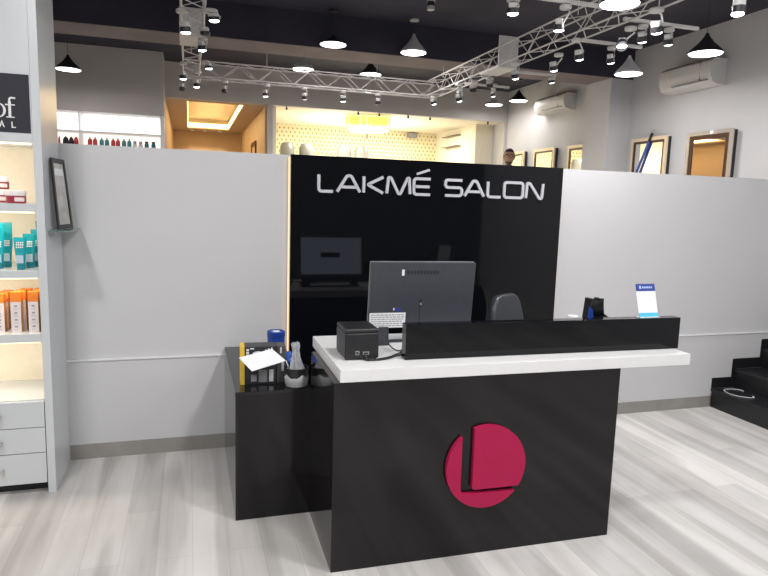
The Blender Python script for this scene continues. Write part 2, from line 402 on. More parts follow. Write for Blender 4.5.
# ---------------------------------------------------------------- reception desk
DX, DY, DR = .5688, -1.5382, -.017
def dw(a, b_, z=0):
    c, s = math.cos(DR), math.sin(DR); return Vector((DX+a*c-b_*s, DY+a*s+b_*c, z))
dk = empty('reception_desk', (DX, DY, 0), 'glossy black reception desk with thick white counter and pink emblem', 'desk', rz=DR)
HB, HT = .847, .9016
B().box(0, 1.3915, 0, .03, 0, HB-.0005).obj('front_panel', PLAMK, dk)
for x0 in (0, 1.3615): B().box(x0, x0+.03, .0302, .56, 0, HB-.0005).obj('side_panel', PLAMK, dk)
B().box(.0302, 1.361, .3, .54, .06, .62).obj('drawer_unit', PLAMK, dk)
B().box(.0251, 1.791, -.0005, .672, HB, HT, bev=.0025).obj('countertop', TOPW, dk, label='thick white counter slab')
b = B().box(.345, 1.813-.0, .114, .17, HT+.0005, HT+.161, bev=.0015)
b.obj('raised_ledge', GLOSSK, dk, label='long black ledge standing on the white counter')
cx, cz, cr = .706, .4265, .1945
def arc(a0, a1, n=40): return [(cx+cr*math.cos(a0+(a1-a0)*i/n), cz+cr*math.sin(a0+(a1-a0)*i/n)) for i in range(n+1)]
gx, gz = .581, .306
a0 = PI-math.acos((cx-gx)/cr); a1 = 2*PI-math.asin((cz-gz+.006)/cr)
outer = arc(a0, a1); inner = rounded([outer[-1], (gx+.002, gz), outer[0]], [0, .028, 0])
B().prism(outer[:-1]+inner[:-1] if False else outer+inner[1:-1], -.022, -.0003).obj('emblem', PINK, dk, label='raised magenta crescent of the round emblem')
wx, wz = .639, .322
a0 = -math.asin((cz-wz)/cr); a1 = PI-math.acos((cx-wx)/cr)
outer = arc(a0, a1); inner = rounded([outer[-1], (wx, wz), outer[0]], [0, .016, 0])
B().prism(outer+inner[1:-1], -.022, -.0003).obj('emblem', PINK, dk, label='raised magenta disc segment of the round emblem')

# side cabinet (black granite box)
sc = empty('side_cabinet', (.383, -.5, 0), 'low polished black cabinet between partition wall and reception desk', 'cabinet')
X0, X1, Y0, Y1, H = .206-.383, .5779-.383, -.987+.5, -.018+.5, .6615
B().box(X0, X1, Y0, Y1, H-.02, H, bev=.001).obj('top', GRAN, sc)
B().box(X0+.012, X1, Y0, Y0+.018, 0, H-.0205).obj('front_panel', PLAMK, sc)
B().box(X0, X0+.0118, Y0, Y1, 0, H-.0205).obj('side_panel', GRAN, sc)
B().box(X1-.012, X1, Y0+.0182, Y1, 0, H-.0205).obj('side_panel', GRAN, sc)

# ---------------------------------------------------------------- white display cabinet at left
cb = empty('display_cabinet', (-1.3, -.23, 0), 'tall white display cabinet with lit cream shelves and drawers at left', 'cabinet')
OX, OY = -1.3, -.23
def cbx(x0, x1, y0, y1, z0, z1, bev=0, bb=None): 
    return (bb or B()).box(x0-OX, x1-OX, y0-OY, y1-OY, z0, z1, bev=bev)
TOP = 3.3
cbx(-.735, -.696, -.446, -.018, 0, TOP, .002).obj('side_panel', CABW, cb)
cbx(-1.94, -1.9, -.446, -.018, 0, TOP, .002).obj('side_panel', CABW, cb)
cbx(-1.8995, -.7355, -.03, -.018, .06, TOP-.01).obj('back_panel', CREAM, cb)
cbx(-1.8995, -.7355, -.38, -.36, 0, .0595).obj('shade_plinth', BLACKP, cb)  # recessed board added in black to deepen the shade under the drawers
cbx(-1.8995, -.7355, -.444, -.0305, 1.836, TOP-.005).obj('header', CABW, cb)
for z0, z1 in ((1.496, 1.536), (1.161, 1.197), (.826, .869)):
    sh = cbx(-1.8995, -.7355, -.446, -.0305, z0, z1).obj('shelf', CABW, cb)
for z0 in (1.836, 1.496, 1.161, .826):
    cbx(-1.88, -.75, -.425, -.41, z0-.008, z0-.0005).obj('shelf_light', SHELFLED, cb, label='warm strip light under the shelf')
    area('shelf_fill', (-1.31, -.405, z0-.01), 1.12, 2.7, (1, .84, .62), sy=.012, shape='RECTANGLE', rot=(.5, 0, 0))  # area light added under each shelf to brighten the cream interior
cbx(-1.8995, -.7355, -.43, -.0305, .475, .515).obj('shelf', CABW, cb)
for z0, z1 in ((.37, .509), (.231, .366), (.061, .227)):
    d = cbx(-1.892, -.738, -.448, -.05, z0, z1, .002).obj('drawer', CABW, cb)
    B().cyl((-.942-OX, -.449-OY, (z0+z1)/2), (-.942-OX, -.47-OY, (z0+z1)/2), .006).cyl((-.942-OX, -.470-OY, (z0+z1)/2), (-.942-OX, -.478-OY, (z0+z1)/2), .012).obj('knob', METAL, d)
sg = B().m(INK).box(-1.75-OX, -.741-OX, -.4475-OY, -.446-OY, 1.883, 2.162).obj('sign_board', None, cb, label='black sign board with white serif lettering')
# "of" and "A L"
def ell(cx_, cz_, rx_, rz_, n=28): return [(cx_+rx_*math.cos(2*PI*i/n), cz_+rz_*math.sin(2*PI*i/n)) for i in range(n)]
t = B(); yf0, yf1 = -.4495-OY, -.4477-OY
def sloop(t, cx_, cz_, rx_, rz_, wv, wh, n=28):     # ring with thick sides, thin top
    o = ell(cx_, cz_, rx_, rz_, n); i_ = ell(cx_, cz_, rx_-wv, rz_-wh, n); bm = t.bm; fs = []
    vo = [bm.verts.new((a, yf0, c)) for a, c in o]; vi = [bm.verts.new((a, yf0, c)) for a, c in i_]
    vo2 = [bm.verts.new((a, yf1, c)) for a, c in o]; vi2 = [bm.verts.new((a, yf1, c)) for a, c in i_]
    for k in range(n):
        j = (k+1) % n
        fs += [bm.faces.new((vo[k], vo[j], vi[j], vi[k])), bm.faces.new((vo[k], vo2[k], vo2[j], vo[j])), bm.faces.new((vi[k], vi[j], vi2[j], vi2[k]))]
    t._mark(fs)
ox = -OX
sloop(t, -.877+ox, 1.986, .031, .034, .011, .005); t.obj('letter', WINK, sg); t = B()
t.strip([(-.829+ox, 1.957), (-.829+ox, 2.03)], .012, yf0, yf1)
t.strip(rounded([(-.829+ox, 2.02), (-.829+ox, 2.049), (-.803+ox, 2.046)], .024), .008, yf0-.0002, yf1)
t.strip([(-.848+ox, 2.014), (-.806+ox, 2.014)], .006, yf0-.0004, yf1)
t.strip([(-.845+ox, 1.955), (-.809+ox, 1.955)], .005, yf0-.0004, yf1)
t.obj('letter', WINK, sg)
t = B()
t.strip([(-.876+ox, 1.905), (-.866+ox, 1.934), (-.856+ox, 1.905)], .005, yf0, yf1); t.strip([(-.871+ox, 1.915), (-.861+ox, 1.915)], .003, yf0-.0002, yf1); t.obj('letter', WINK, sg); t = B()
t.strip([(-.822+ox, 1.934), (-.822+ox, 1.907), (-.806+ox, 1.907)], .005, yf0, yf1)
t.obj('letter', WINK, sg)

# products
def jar(x, y, z, label, r=.045):
    j = empty('cosmetic_jar', (x, y, z), label, 'jar', 'crimson and white jars on the top shelf')
    B().lathe([(0, .0005), (r*.95, .0005), (r, .004), (r, .038), (0, .038)]).obj('body', JARR, j)
    B().lathe([(0, .0382), (r*1.03, .0382), (r*1.04, .042), (r*1.04, .06), (r*.98, .066), (0, .066)]).obj('lid', JARW, j)
    # label patch on front
    bb = B(); n = 6
    for k in range(n):
        a0, a1 = -PI/2-.55+k*1.1/n+.6, -PI/2-.55+(k+1)*1.1/n+.6; rr = r*1.01
        v = [bb.bm.verts.new((rr*math.cos(a), rr*math.sin(a), zz)) for a, zz in ((a0, .01), (a1, .01), (a1, .03), (a0, .03))]
        bb.bm.faces.new(v)
    bb.obj('printed_label', LIL, j, label='pale printed label patch')
jar(-.837, -.375, 1.536, 'single crimson jar with white lid in front on the top lit shelf')
jar(-.94, -.26, 1.5365, 'crimson jar at left edge, bottom of the stack behind', .047)
jar(-.94, -.26, 1.604, 'crimson jar stacked on another at the left edge of the top shelf', .047)
def tube(x, y, z, label, h=.16, rz=0, sc_=1):
    j = empty('squeeze_tube', (x, y, z), label, 'tube', 'teal squeeze tubes on the second shelf', rz)
    j.scale = (sc_,)*3
    B().lathe([(0, .0005), (.019, .0005), (.0205, .003), (.0205, .028), (0, .028)], n=20).obj('cap', TEALD, j)
    bb = B(); n = 20; rings = []
    for k, (tt, z_) in enumerate([(0, .0285), (.25, .06), (.5, .09), (.75, .12), (.93, h-.008), (1, h)]):
        rx_, ry_ = .0195+(.031-.0195)*tt, .021*(1-tt)+.0012
        rings.append([bb.bm.verts.new((math.cos(2*PI*i/n)*rx_, math.sin(2*PI*i/n)*ry_, z_)) for i in range(n)])
    for a, c in zip(rings, rings[1:]):
        for i in range(n): bb._mark([bb.bm.faces.new((a[i], a[(i+1) % n], c[(i+1) % n], c[i]))], True)
    bb.bm.faces.new(rings[-1]); bb.bm.faces.new(rings[0][::-1])
    bb.obj('body', TEAL, j)
    bb = B(); bb.m(mat_lab).box(-.0165, .0165, -.0235, -.021, .034, .075).obj('printed_label', None, j, label='pale label block')
    bb = B().m(WINK)
    for zz, w in ((.135, .034), (.124, .03), (.112, .026)): 
        for q in range(4): bb.box(-.017+q*.009, -.017+q*.009+.006, -.0175+(zz-.1)*.28, -.0172+(zz-.1)*.28+.003, zz, zz+.007)
    bb.obj('white_print', None, j)
mat_lab = mat('pale_blue_label', (.42, .55, .65), .5)
tube(-.829, -.375, 1.197, 'front teal squeeze tube facing forward on the second shelf', .166, .0)
tube(-.803, -.3, 1.197, 'teal squeeze tube directly behind the front tube', .18)
tube(-.778, -.235, 1.197, 'teal squeeze tube third back beside the cabinet side', .2)
tube(-.774, -.13, 1.197, 'tallest teal tube at the back right of the second shelf', .24)
tube(-.94, -.33, 1.197, 'teal squeeze tube cut by the left edge, front of its row', .235)
tube(-.921, -.25, 1.197, 'teal squeeze tube at the left edge, behind another tube', .235)
def pbox(x, y, z, label, w=.046, d=.045, h=.213, rz=0):
    j = empty('product_box', (x, y, z), label, 'box', 'slim orange topped product boxes on the third shelf', rz)
    B().m(LIL).box(-w/2, w/2, -d/2, -d/2+.002, .0005, h*.76).m(TAN).box(-w/2, w/2, -d/2+.0021, d/2, .0005, h*.76).obj('body', None, j)
    B().box(-w/2-.0004, w/2+.0004, -d/2-.0004, d/2, h*.762, h).obj('top_band', ORANGE, j)
    bb = B()
    for k in range(4):
        zz = h*(.13+.17*k); bb.box(-.007, .007, -d/2-.0008, -d/2-.0001, zz, zz+.008); bb.box(-.011, .009, -d/2-.0008, -d/2-.0001, zz-.012, zz-.0105)
    bb.obj('print', GINK, j)
ra = [(-.859, 'front box of the middle row, left of the last row'), (-.778, 'front box of the row nearest the cabinet side')]
for i, (x, lb) in enumerate(ra):
    pbox(x, -.375, .869, 'orange topped slim product box, '+lb)
    pbox(x+.003+.008, -.318, .869, 'orange topped product box, second one back in the '+('middle row' if i == 0 else 'row by the cabinet side'))
    pbox(x+(.024 if i == 0 else .005), -.262, .869, 'orange topped product box, third one back in the '+('middle row' if i == 0 else 'row by the cabinet side'))
pbox(-.942, -.35, .869, 'orange topped product box at the left edge, front of its row', h=.2)
pbox(-.937, -.29, .869, 'orange topped product box at the left edge, second back', h=.2)
pbox(-.93, -.23, .869, 'orange topped product box at the left edge, third back', h=.2)

# glass shelf and framed certificate
gs = empty('glass_shelf', (-.694, -.2, 1.4), 'small green glass shelf projecting from the white cabinet side', 'shelf')
B().box(.001, .1, -.18, .18, -.008, 0, bev=.001).obj('glass', GLASS, gs)
for y in (-.16, .16): B().box(.0, .03, y-.012, y+.012, -.03, -.0085).obj('bracket', METAL, gs)
fr = empty('picture_frame', (-.64, -.2, 1.4005), 'black framed certificate standing on the glass shelf, tilted back', 'picture frame')
def quadprism(bb, pts, nrm):
    A = [bb.bm.verts.new(p) for p in pts]; C_ = [bb.bm.verts.new(Vector(p)+nrm) for p in pts]
    fs = [bb.bm.faces.new(A), bb.bm.faces.new(C_[::-1])]+[bb.bm.faces.new((A[i], C_[i], C_[(i+1) % 4], A[(i+1) % 4])) for i in range(4)]
    bmesh.ops.recalc_face_normals(bb.bm, faces=fs); bb._mark(fs)
BL, BR_, TL, TR = Vector((-.661, -.32, .001)), Vector((-.625, -.11, .001)), Vector((-.685, -.315, .375)), Vector((-.659, -.11, .375))
off = Vector((-.64, -.2, 0)); P4 = lambda u, v: (BL*(1-u)*(1-v)+BR_*u*(1-v)+TL*(1-u)*v+TR*u*v)-off
nrm = (P4(1, 0)-P4(0, 0)).cross(P4(0, 1)-P4(0, 0)).normalized()
if nrm.x < 0: nrm = -nrm
bb = B()
for u0, u1, v0, v1 in ((0, .1, 0, 1), (.9, 1, 0, 1), (.1, .9, 0, .065), (.1, .9, .935, 1)):
    quadprism(bb, [P4(u0, v0)-nrm*.003, P4(u1, v0)-nrm*.003, P4(u1, v1)-nrm*.003, P4(u0, v1)-nrm*.003], nrm*.009)
bb.obj('frame', BLACKP, fr)
bb = B(); quadprism(bb, [P4(.1, .065), P4(.9, .065), P4(.9, .935), P4(.1, .935)], -nrm*.0025); bb.obj('picture', PHOTO, fr)
bb = B(); quadprism(bb, [P4(.05, .03)-nrm*.0042, P4(.95, .03)-nrm*.0042, P4(.95, .97)-nrm*.0042, P4(.05, .97)-nrm*.0042], -nrm*.003); bb.obj('backing_board', BLACKP, fr)
bb = B(); quadprism(bb, [P4(.2, .76)+nrm*.0004, P4(.8, .76)+nrm*.0004, P4(.8, .86)+nrm*.0004, P4(.2, .86)+nrm*.0004], nrm*.0006); bb.obj('print', PAPER, fr)

# ---------------------------------------------------------------- items on the desk
ZT = HT+.0006
mo = empty('desktop_monitor', (1.102, -1.115, ZT), 'dark grey monitor seen from behind on the white counter', 'monitor', rz=-.02)
tilt = Matrix.Rotation(.10, 4, 'X'); TM = Matrix.Translation((0, 0, .085)) @ tilt
B().box(-.27, .27, -.006, .022, 0, .325, bev=.004, M=TM).obj('rear_shell', DKGREY, mo)
bb = B(); 
bb.box(-.2705, .2705, .0225, .034, -.001, .326, bev=.003, M=TM); bb.obj('bezel', MIDGREY, mo, label='thin pale grey screen edge')
scr = B().box(-.25, .25, .0345, .0355, .015, .31, M=TM).obj('screen', mat('lit_monitor_screen', (.1, .1, .12), .3, emit=(.72, .8, 1), es=.9), mo, label='lit pale blue grey screen')
B().box(-.09, .07, .0357, .0361, .15, .19, M=TM).obj('dark_window', GLOSSK, scr)
bb = B().m(PAPER).box(-.2685, -.085, -.0072, -.0062, .0, .076, M=TM).m(GINK)
random.seed(3)
for r_ in range(6):
    x = -.262
    while x < -.1:
        w = random.uniform(.004, .018); bb.box(x, min(x+w, -.09), -.0078, -.0073, .008+r_*.011, .0125+r_*.011, M=TM); x += w+.004
bb.obj('spec_label', None, mo, label='white printed specification label')
B().box(-.117, -.104, -.0072, -.0062, .262, .292, M=TM).obj('sticker', PAPER, mo, label='tiny white sticker')
B().box(-.137, -.112, -.0072, -.0062, .083, .1, M=TM).obj('sticker', NAVY, mo, label='small blue sticker')
B().box(-.150, -.144, -.0072, -.0062, .088, .1, M=TM).obj('sticker', PAPER, mo)
bb = B(); x = -.092
for w in (.016, .014, .014, .015, .014, .014, .014, .013, .014, .012):
    bb.box(x, x+w*.85, -.0068, -.0062, .27, .287, M=TM); x += w+.003
bb.obj('brand_marking', INK, mo, label='dark illegible brand lettering')
bb = B().m(INK).cyl(TM@Vector((-.012, -.0062, .135)), TM@Vector((-.012, -.0072, .135)), .009).m(METAL).cyl(TM@Vector((-.01, -.0062, .122)), TM@Vector((-.01, -.012, .118)), .004)
bb.m(INK).box(-.014, -.010, -.0068, -.0062, .03, .12, M=TM)
bb.obj('security_slot', None, mo)
bb = B(); 
for x in (-.2, .2): bb.box(x-.035, x+.032, -.03, .05, 0, .012).prism([(x-.033, .0121), (x+.03, .0121), (x+.028, .0895), (x-.02, .0895)], -.02, .012)
bb.box(-.169, .169, .03, .05, 0, .012)
bb.obj('stand', DKGREY, mo)

pr = empty('receipt_printer', (.728, -1.268, ZT), 'black cube receipt printer at left end of the counter', 'printer', rz=-.02)
B().box(-.077, .077, -.125, .065, .006, .12, bev=.006, seg=3).obj('body', BLACKP, pr)
B().box(-.077, .077, -.124, .065, .1205, .14, bev=.008, seg=3).obj('lid', BLACKP, pr)
bb = B().m(GINK); 
bb.box(-.03, -.012, -.1262, -.1252, .024, .042).box(.004, .032, -.1262, -.1252, .024, .038).m(INK).box(-.027, -.017, -.1265, -.1262, .027, .038).box(.008, .028, -.1265, -.1262, .027, .034)
bb.obj('port_panel', None, pr, label='grey rear ports')
B().box(-.06, .06, -.1256, -.125, .1, .1025).obj('groove', INK, pr)
bb = B()
for x in (-.065, .065):
    for y in (-.105, .045): bb.cyl((x, y, 0), (x, y, .0058), .008, n=10)
bb.obj('foot', BLACKP, pr)
def cable(name, pts, r, label, m=CABLE):
    # Catmull-Rom through the points
    P = [Vector(p) for p in pts]; Q = [P[0]]+P+[P[-1]]; out = []
    for i in range(1, len(Q)-2):
        for j in range(8):
            t = j/8; a, b_, c, d = Q[i-1], Q[i], Q[i+1], Q[i+2]
            out.append(.5*((2*b_)+(c-a)*t+(2*a-5*b_+4*c-d)*t*t+(3*b_-a-3*c+d)*t**3))
    out.append(P[-1]); return B().tube(out, r, 7).obj(name, m, label=label, cat='cable')
zc = HT+.0052
cable('power_cable', [(.735, -1.399, .935), (.745, -1.42, .912), (.79, -1.42, zc), (.85, -1.4, zc), (.9, -1.36, zc), (.96, -1.33, zc)], .0035, 'black cable curling from printer ports to behind the ledge')
cable('data_cable', [(.712, -1.398, .932), (.74, -1.412, .906), (.8, -1.405, zc+.001), (.86, -1.375, zc), (.905, -1.335, zc), (.95, -1.29, zc)], .003, 'thinner black cable running beside the printer power cable')
cable('monitor_cable', [(.895, -1.192, .96), (.9, -1.24, .93), (.93, -1.26, zc), (.97, -1.27, zc), (1.02, -1.25, zc)], .003, 'black cable drooping under the monitor left corner')
ms = empty('computer_mouse', (.955, -1.34, ZT+.002), 'black mouse like lump by the ledge left end', 'mouse')
B().ball((0, 0, .013), .03, .045, .0125, 10).obj('body', BLACKP, ms)
B().cyl((0, -.02, .0262), (0, -.01, .0262), .002, n=8).obj('wheel', DKGREY, ms)
wb = empty('orange_tab', (.865, -1.12, ZT), 'small orange sticky tab beside the monitor foot', 'tag')
B().box(-.012, .012, -.008, .008, 0, .03, bev=.002).obj('tab', mat('orange_tab', (.75, .14, .02), .5), wb)

# QR stand (code itself left out)
LZ = HT+.161+.0006
qs = empty('payment_card_stand', (2.213, -1.424, LZ), 'upright blue and white payment card stand on the ledge', 'card stand', rz=-.0)
QT = Matrix.Rotation(-.3, 4, 'X'); QM = Matrix.Shear('XZ', 4, (0, 0)) if False else Matrix.Identity(4)
QM = Matrix.Translation((0, 0, .002)) @ QT
B().box(-.058, .058, 0, .003, 0, .168, bev=.0008, M=QM).obj('card', PAPER, qs)
bb = B().m(NAVY).box(-.058, .058, -.0006, -.0001, .131, .168, M=QM); hd = bb.obj('header_band', None, qs, label='dark blue header band')
bb = B().m(LBLUE).box(-.038, -.026, -.001, -.0007, .143, .158, M=QM)
for k in range(6): bb.box(-.02+k*.0105, -.0125+k*.0105, -.001, -.0007, .145, .155, M=QM)
bb.obj('header_print', None, hd)
B().box(-.058, .058, -.0006, -.0001, 0, .02, M=QM).obj('footer_band', CYAN, qs, label='cyan footer band')
B().box(-.06, .06, -.012, .02, -.0002, .0018).obj('base', PAPER, qs)

# card gadget behind ledge
cg = empty('card_terminal_cradle', (1.99, -1.3, ZT), 'black notched cradle with blue face behind the ledge', 'card machine')
B().prism([(-.055, 0), (.075, 0), (.07, .14), (.027, .17), (.027, .243), (.005, .243), (-.002, .228), (-.022, .228), (-.029, .243), (-.05, .243), (-.062, .13)], -.02, .03).obj('cradle', BLACKP, cg)
B().prism([(-.066, .1), (-.0, .1), (-.012, .165), (-.06, .205), (-.062, .17)], -.024, -.0205).obj('face_plate', BLUE, cg, label='blue face plate')
B().prism([(-.03, .145), (.03, .16), (.022, .225), (-.04, .205)], -.026, -.0245).obj('screen', GLOSSK, cg)
wl = empty('paper_roll', (1.885, -1.3, ZT), 'white paper roll peeking over the ledge', 'paper roll')
B().cyl((-.03, 0, .0), (-.03, 0, .155), .026).obj('roll', PAPER, wl)

# office chair behind desk
ch = empty('office_chair', (2.115, -.66, 0), 'black leather swivel chair behind the desk, backrest top just above the ledge', 'chair', rz=math.radians(33))
B().box(-.23, .23, -.22, .22, .42, .5, bev=.035, seg=4).obj('seat', LEATH, ch)
bb = B(); n = 9; 
M_ = Matrix.Translation((0, .235, .55)) @ Matrix.Rotation(-.16, 4, 'X')
bb.prism(rounded([(-.17, -.02), (.17, -.02), (.2, .3), (.15, .49), (-.15, .49), (-.2, .3)], .13, 6, True), -.03, .03, M=M_); bk = bb.obj('backrest', LEATH, ch)
bv = bk.modifiers.new('soft_edge', 'BEVEL'); bv.width = .024; bv.segments = 4; bv.limit_method = 'ANGLE'; bv.angle_limit = .9
for pf in bk.data.polygons: pf.use_smooth = True
B().cyl((0, 0, .09), (0, 0, .42), .028).obj('gas_column', BLACKP, ch)
B().box(-.03, .03, .1, .27, .44, .62, bev=.01).obj('back_support', BLACKP, ch)
for k in range(5):
    a = 2*PI*k/5; bb = B(); bb.tube([(0, 0, .1), (.14*math.cos(a), .14*math.sin(a), .09), (.26*math.cos(a), .26*math.sin(a), .065)], .016); lg = bb.obj('leg', BLACKP, ch)
    B().ball((.26*math.cos(a), .26*math.sin(a), .025), .025, .025, .025, 8).obj('caster', BLACKP, lg)

# ---------------------------------------------------------------- items on the side cabinet
ZS = .6615+.0006
hb = empty('glove_box', (.345, -.82, ZS), 'black product carton with yellow edge on the side cabinet', 'box', rz=-.06)
B().m(INKC := mat('black_carton', (.025, .027, .032), .4)).box(-.082, .075, -.05, .05, 0, .195).obj('carton', None, hb)
B().box(-.104, -.0822, -.0505, .0505, 0, .196).obj('edge_band', YEL, hb, label='bright yellow left edge')
bb = B().m(WINK)
for k in range(5): bb.box(-.074, -.06, -.0512, -.0502, .118+k*.014, .128+k*.014)
bb.prism([(-.045+.0, .162), (-.03, .17), (-.008, .172), (.004, .165), (-.006, .157), (-.03, .155)], -.0512, -.0502)
bb.box(-.055, -.035, -.0512, -.0502, .182, .188).box(.02, .026, -.0512, -.0502, .135, .18).box(.034, .042, -.0512, -.0502, .135, .185).box(.05, .056, -.0512, -.0502, .13, .19)
bb.obj('printing', None, hb, label='white printed text and pictogram')
bb = B().m(GINK).box(-.05, -.022, -.0512, -.0502, .015, .05).box(-.012, .03, -.0512, -.0502, .01, .075).m(WINK).box(.04, .062, -.0512, -.0502, .012, .075).obj('barcode_print', None, hb)
g2 = empty('grey_carton', (.4535, -.815, ZS), 'narrow dark grey carton right beside the yellow edged carton', 'box', rz=-.06)
B().m(mat('grey_brown_carton', (.085, .08, .078), .45)).box(-.028, .016, -.045, .05, 0, .19).obj('carton', None, g2)
bb = B().m(WINK); bb.box(-.012, -.004, -.0462, -.0452, .155, .185).obj('printing', None, g2); bb = B().m(WINK).box(-.004, .008, -.0462, -.0452, .06, .11); bb.obj('printing', None, g2)
pa = B(); pts = [Vector((.231, -.888, .807)), Vector((.289, -.957, .754)), Vector((.457, -.94, .795)), Vector((.394, -.888, .846))]
o = Vector((.343, -.918, .80))
n_ = (pts[1]-pts[0]).cross(pts[3]-pts[0]).normalized(); quadprism(pa, [p-o for p in pts], n_*.004)
PAP = empty('price_card', o, 'blank white card lying tilted across the two cartons', 'card'); pa.obj('card', PAPER, PAP)
bb = B(); bb.tube([Vector((.457, -.937, .797))-o, Vector((.468, -.94, .77))-o, Vector((.466, -.94, .74))-o, Vector((.455, -.945, .71))-o], .0022, 6).obj('string', PAPER, PAP, label='white string hanging from the corner')
cn = empty('blue_canister', (.452, -.60, ZS), 'round blue canister with lid standing behind the cartons', 'canister')
bb = B(); bb.lathe([(0, 0), (.045, 0), (.047, .004), (.047, .185), (0, .185)]).obj('body', BLUE, cn)
bb = B(); bb.lathe([(0, .1852), (.0475, .1852), (.049, .188), (.049, .214), (.046, .217), (.042, .217), (.041, .213), (0, .213)]).obj('lid', BLUE, cn)
B().cyl((0, 0, .2135), (0, 0, .2155), .02, n=20).obj('lid_sticker', PAPER, cn)
bb = B()
for k in range(5):
    a0 = -PI/2-.5+k*.2
    for zz, hh in ((.1, .02), (.13, .008), (.145, .008)):
        v = [bb.bm.verts.new((.0477*math.cos(a), .0477*math.sin(a), z_)) for a, z_ in ((a0, zz), (a0+.13, zz), (a0+.13, zz+hh), (a0, zz+hh))]; bb.bm.faces.new(v)
bb.obj('printing', LBLUE, cn)
bp = empty('blue_pouch', (.502, -.735, ZS), 'crumpled shiny blue plastic pouch beside the canister', 'pouch')
bb = B(); bb.ball((0, 0, .068), .032, .03, .066, 12)
random.seed(5)
for v in bb.bm.verts:
    f = 1+.22*math.sin(v.co.z*130+v.co.x*90)*math.cos(v.co.y*110); v.co.x *= f; v.co.y *= f; v.co.z = max(0, v.co.z+.18*v.co.x)
bb.obj('pouch', mat('shiny_blue_film', (.06, .15, .55), .15, var=.5, scale=40, bump=1), bp)

bn = empty('waste_bin', (.5135, -.9225, ZS), 'small black bin with clear liner beside the desk', 'bin')
bb = B()
bb.lathe([(0, .0005), (.044, .0005), (.0455, .004), (.0535, .085), (.056, .0855), (.056, .092), (.051, .092), (.0435, .008), (0, .008)], n=40).obj('bucket', MESHK, bn)
bb = B(); n = 60; rows = []
for z_, r_ in ((.052, .0525), (.046, .0555), (.03, .0545), (.012, .0515), (.002, .0485)):
    rows.append([bb.bm.verts.new(((r_*(1+.012*math.sin(11*2*PI*i/n+z_*60)))*math.cos(2*PI*i/n), (r_*(1+.012*math.sin(11*2*PI*i/n+z_*60)))*math.sin(2*PI*i/n), max(.001, z_+(.007*math.sin(4*2*PI*i/n)+.003*math.sin(9*2*PI*i/n))*(z_ > .04)))) for i in range(n)])
for a, c in zip(rows, rows[1:]):
    for i in range(n): bb._mark([bb.bm.faces.new((a[i], a[(i+1) % n], c[(i+1) % n], c[i]))], True)
bb.obj('liner', LINER, bn, label='clear plastic bin liner hanging down the outside')
bn.scale = (1.13, 1.13, 1.05)
bg = empty('twisted_bag', (.514, -.920, ZS+.0105), 'twisted clear plastic bag sticking up out of the bin', 'plastic bag')
bb = B(); n = 30; rings = []
for r_, z_ in ((.004, .0), (.034, .006), (.037, .05), (.036, .08), (.028, .1), (.021, .125), (.017, .15), (.0165, .165), (.018, .178), (.019, .192), (.014, .207), (.005, .2)):
    rings.append([bb.bm.verts.new(((r_*(1+.2*math.sin(5*2*PI*i/n+z_*35)+.1*math.sin(9*2*PI*i/n-z_*60)))*math.cos(2*PI*i/n)-.05*max(0, z_-.1), (r_*(1+.2*math.sin(5*2*PI*i/n+z_*35)))*math.sin(2*PI*i/n)*.8, z_+.008*math.sin(3*2*PI*i/n)*(z_ > .16))) for i in range(n)])
for a, c in zip(rings, rings[1:]):
    for i in range(n): bb._mark([bb.bm.faces.new((a[i], a[(i+1) % n], c[(i+1) % n], c[i]))], False)
for vv in bb.bm.verts:
    vv.co += Vector((random.uniform(-1, 1), random.uniform(-1, 1), random.uniform(-1, 1)))*.0036*(vv.co.z > .02)
bb.obj('bag', BAGM, bg)

# ---------------------------------------------------------------- trusses
def truss(p0, p1, label, gap=None):
    """square lattice girder; p0/p1 = lower near-left chord ends, section .16 x .17"""
    p0, p1 = Vector(p0), Vector(p1); d = (p1-p0); Lh = d.length; d.normalize(); up = Vector((0, 0, 1)); sd = d.cross(up)
    t = empty('lighting_truss', p0, label, 'truss', 'white lighting trusses under the ceiling')
    W, Hh = .16, .165
    q = [Vector((0, 0, 0)), sd*W, up*Hh, sd*W+up*Hh]
    for a in q: B().tube([a, a+d*Lh], .0075, 8).obj('chord', TRUSSM, t)
    n = max(2, round(Lh/.2))
    for ia, ib in ((0, 1), (2, 3), (0, 2), (1, 3)):
        pts = []; 
        for k in range(n+1): pts.append((q[ia] if k % 2 == 0 else q[ib])+d*(Lh*k/n*.996+Lh*.002))
        bb = B()
        for a, c in zip(pts, pts[1:]): bb.cyl(a, c, .004, n=6)
        bb.obj('lattice', TRUSSM, t)
    return t, d, sd
t1, _, _ = truss((.125, -2.2, 2.9), (.125, 3.385, 2.9), 'white lattice truss leg running away at left of the ceiling')
# its section runs to -x: shift
for tr in (t1,): pass
t2, _, _ = truss((2.79, -2.2, 2.9), (2.79, 3.385, 2.9), 'white lattice truss leg running away at right of the ceiling')
t3, _, _ = truss((-.035, 3.575, 2.9), (2.95, 3.575, 2.9), 'white lattice truss crossing at the back between both legs')
t1.location.x = -.035
for tr, hh in ((t1, .19), (t2, .26)):
    B().box(-.02, .18, 3.72, 4.1, -.022, -.012).obj('junction_plate', TRUSSM, tr, label='flat white plate under the truss')
    B().box(-.02, .18, 3.70, 3.712, -.022, hh).obj('junction_plate', TRUSSM, tr, label='upright white plate across the truss')
for tr, xx in ((t1, .08), (t2, .08)):
    for yy in (.4, 2.6, 5.3): B().cyl((xx, yy, .165), (xx, yy, ZC-2.9-.001), .004, n=6).obj('suspension_rod', TRUSSM, tr)
for xx in (.9, 2.2): B().cyl((xx, -.12, .165), (xx, -.12, ZC-2.9-.001), .004, n=6).obj('suspension_rod', TRUSSM, t3)
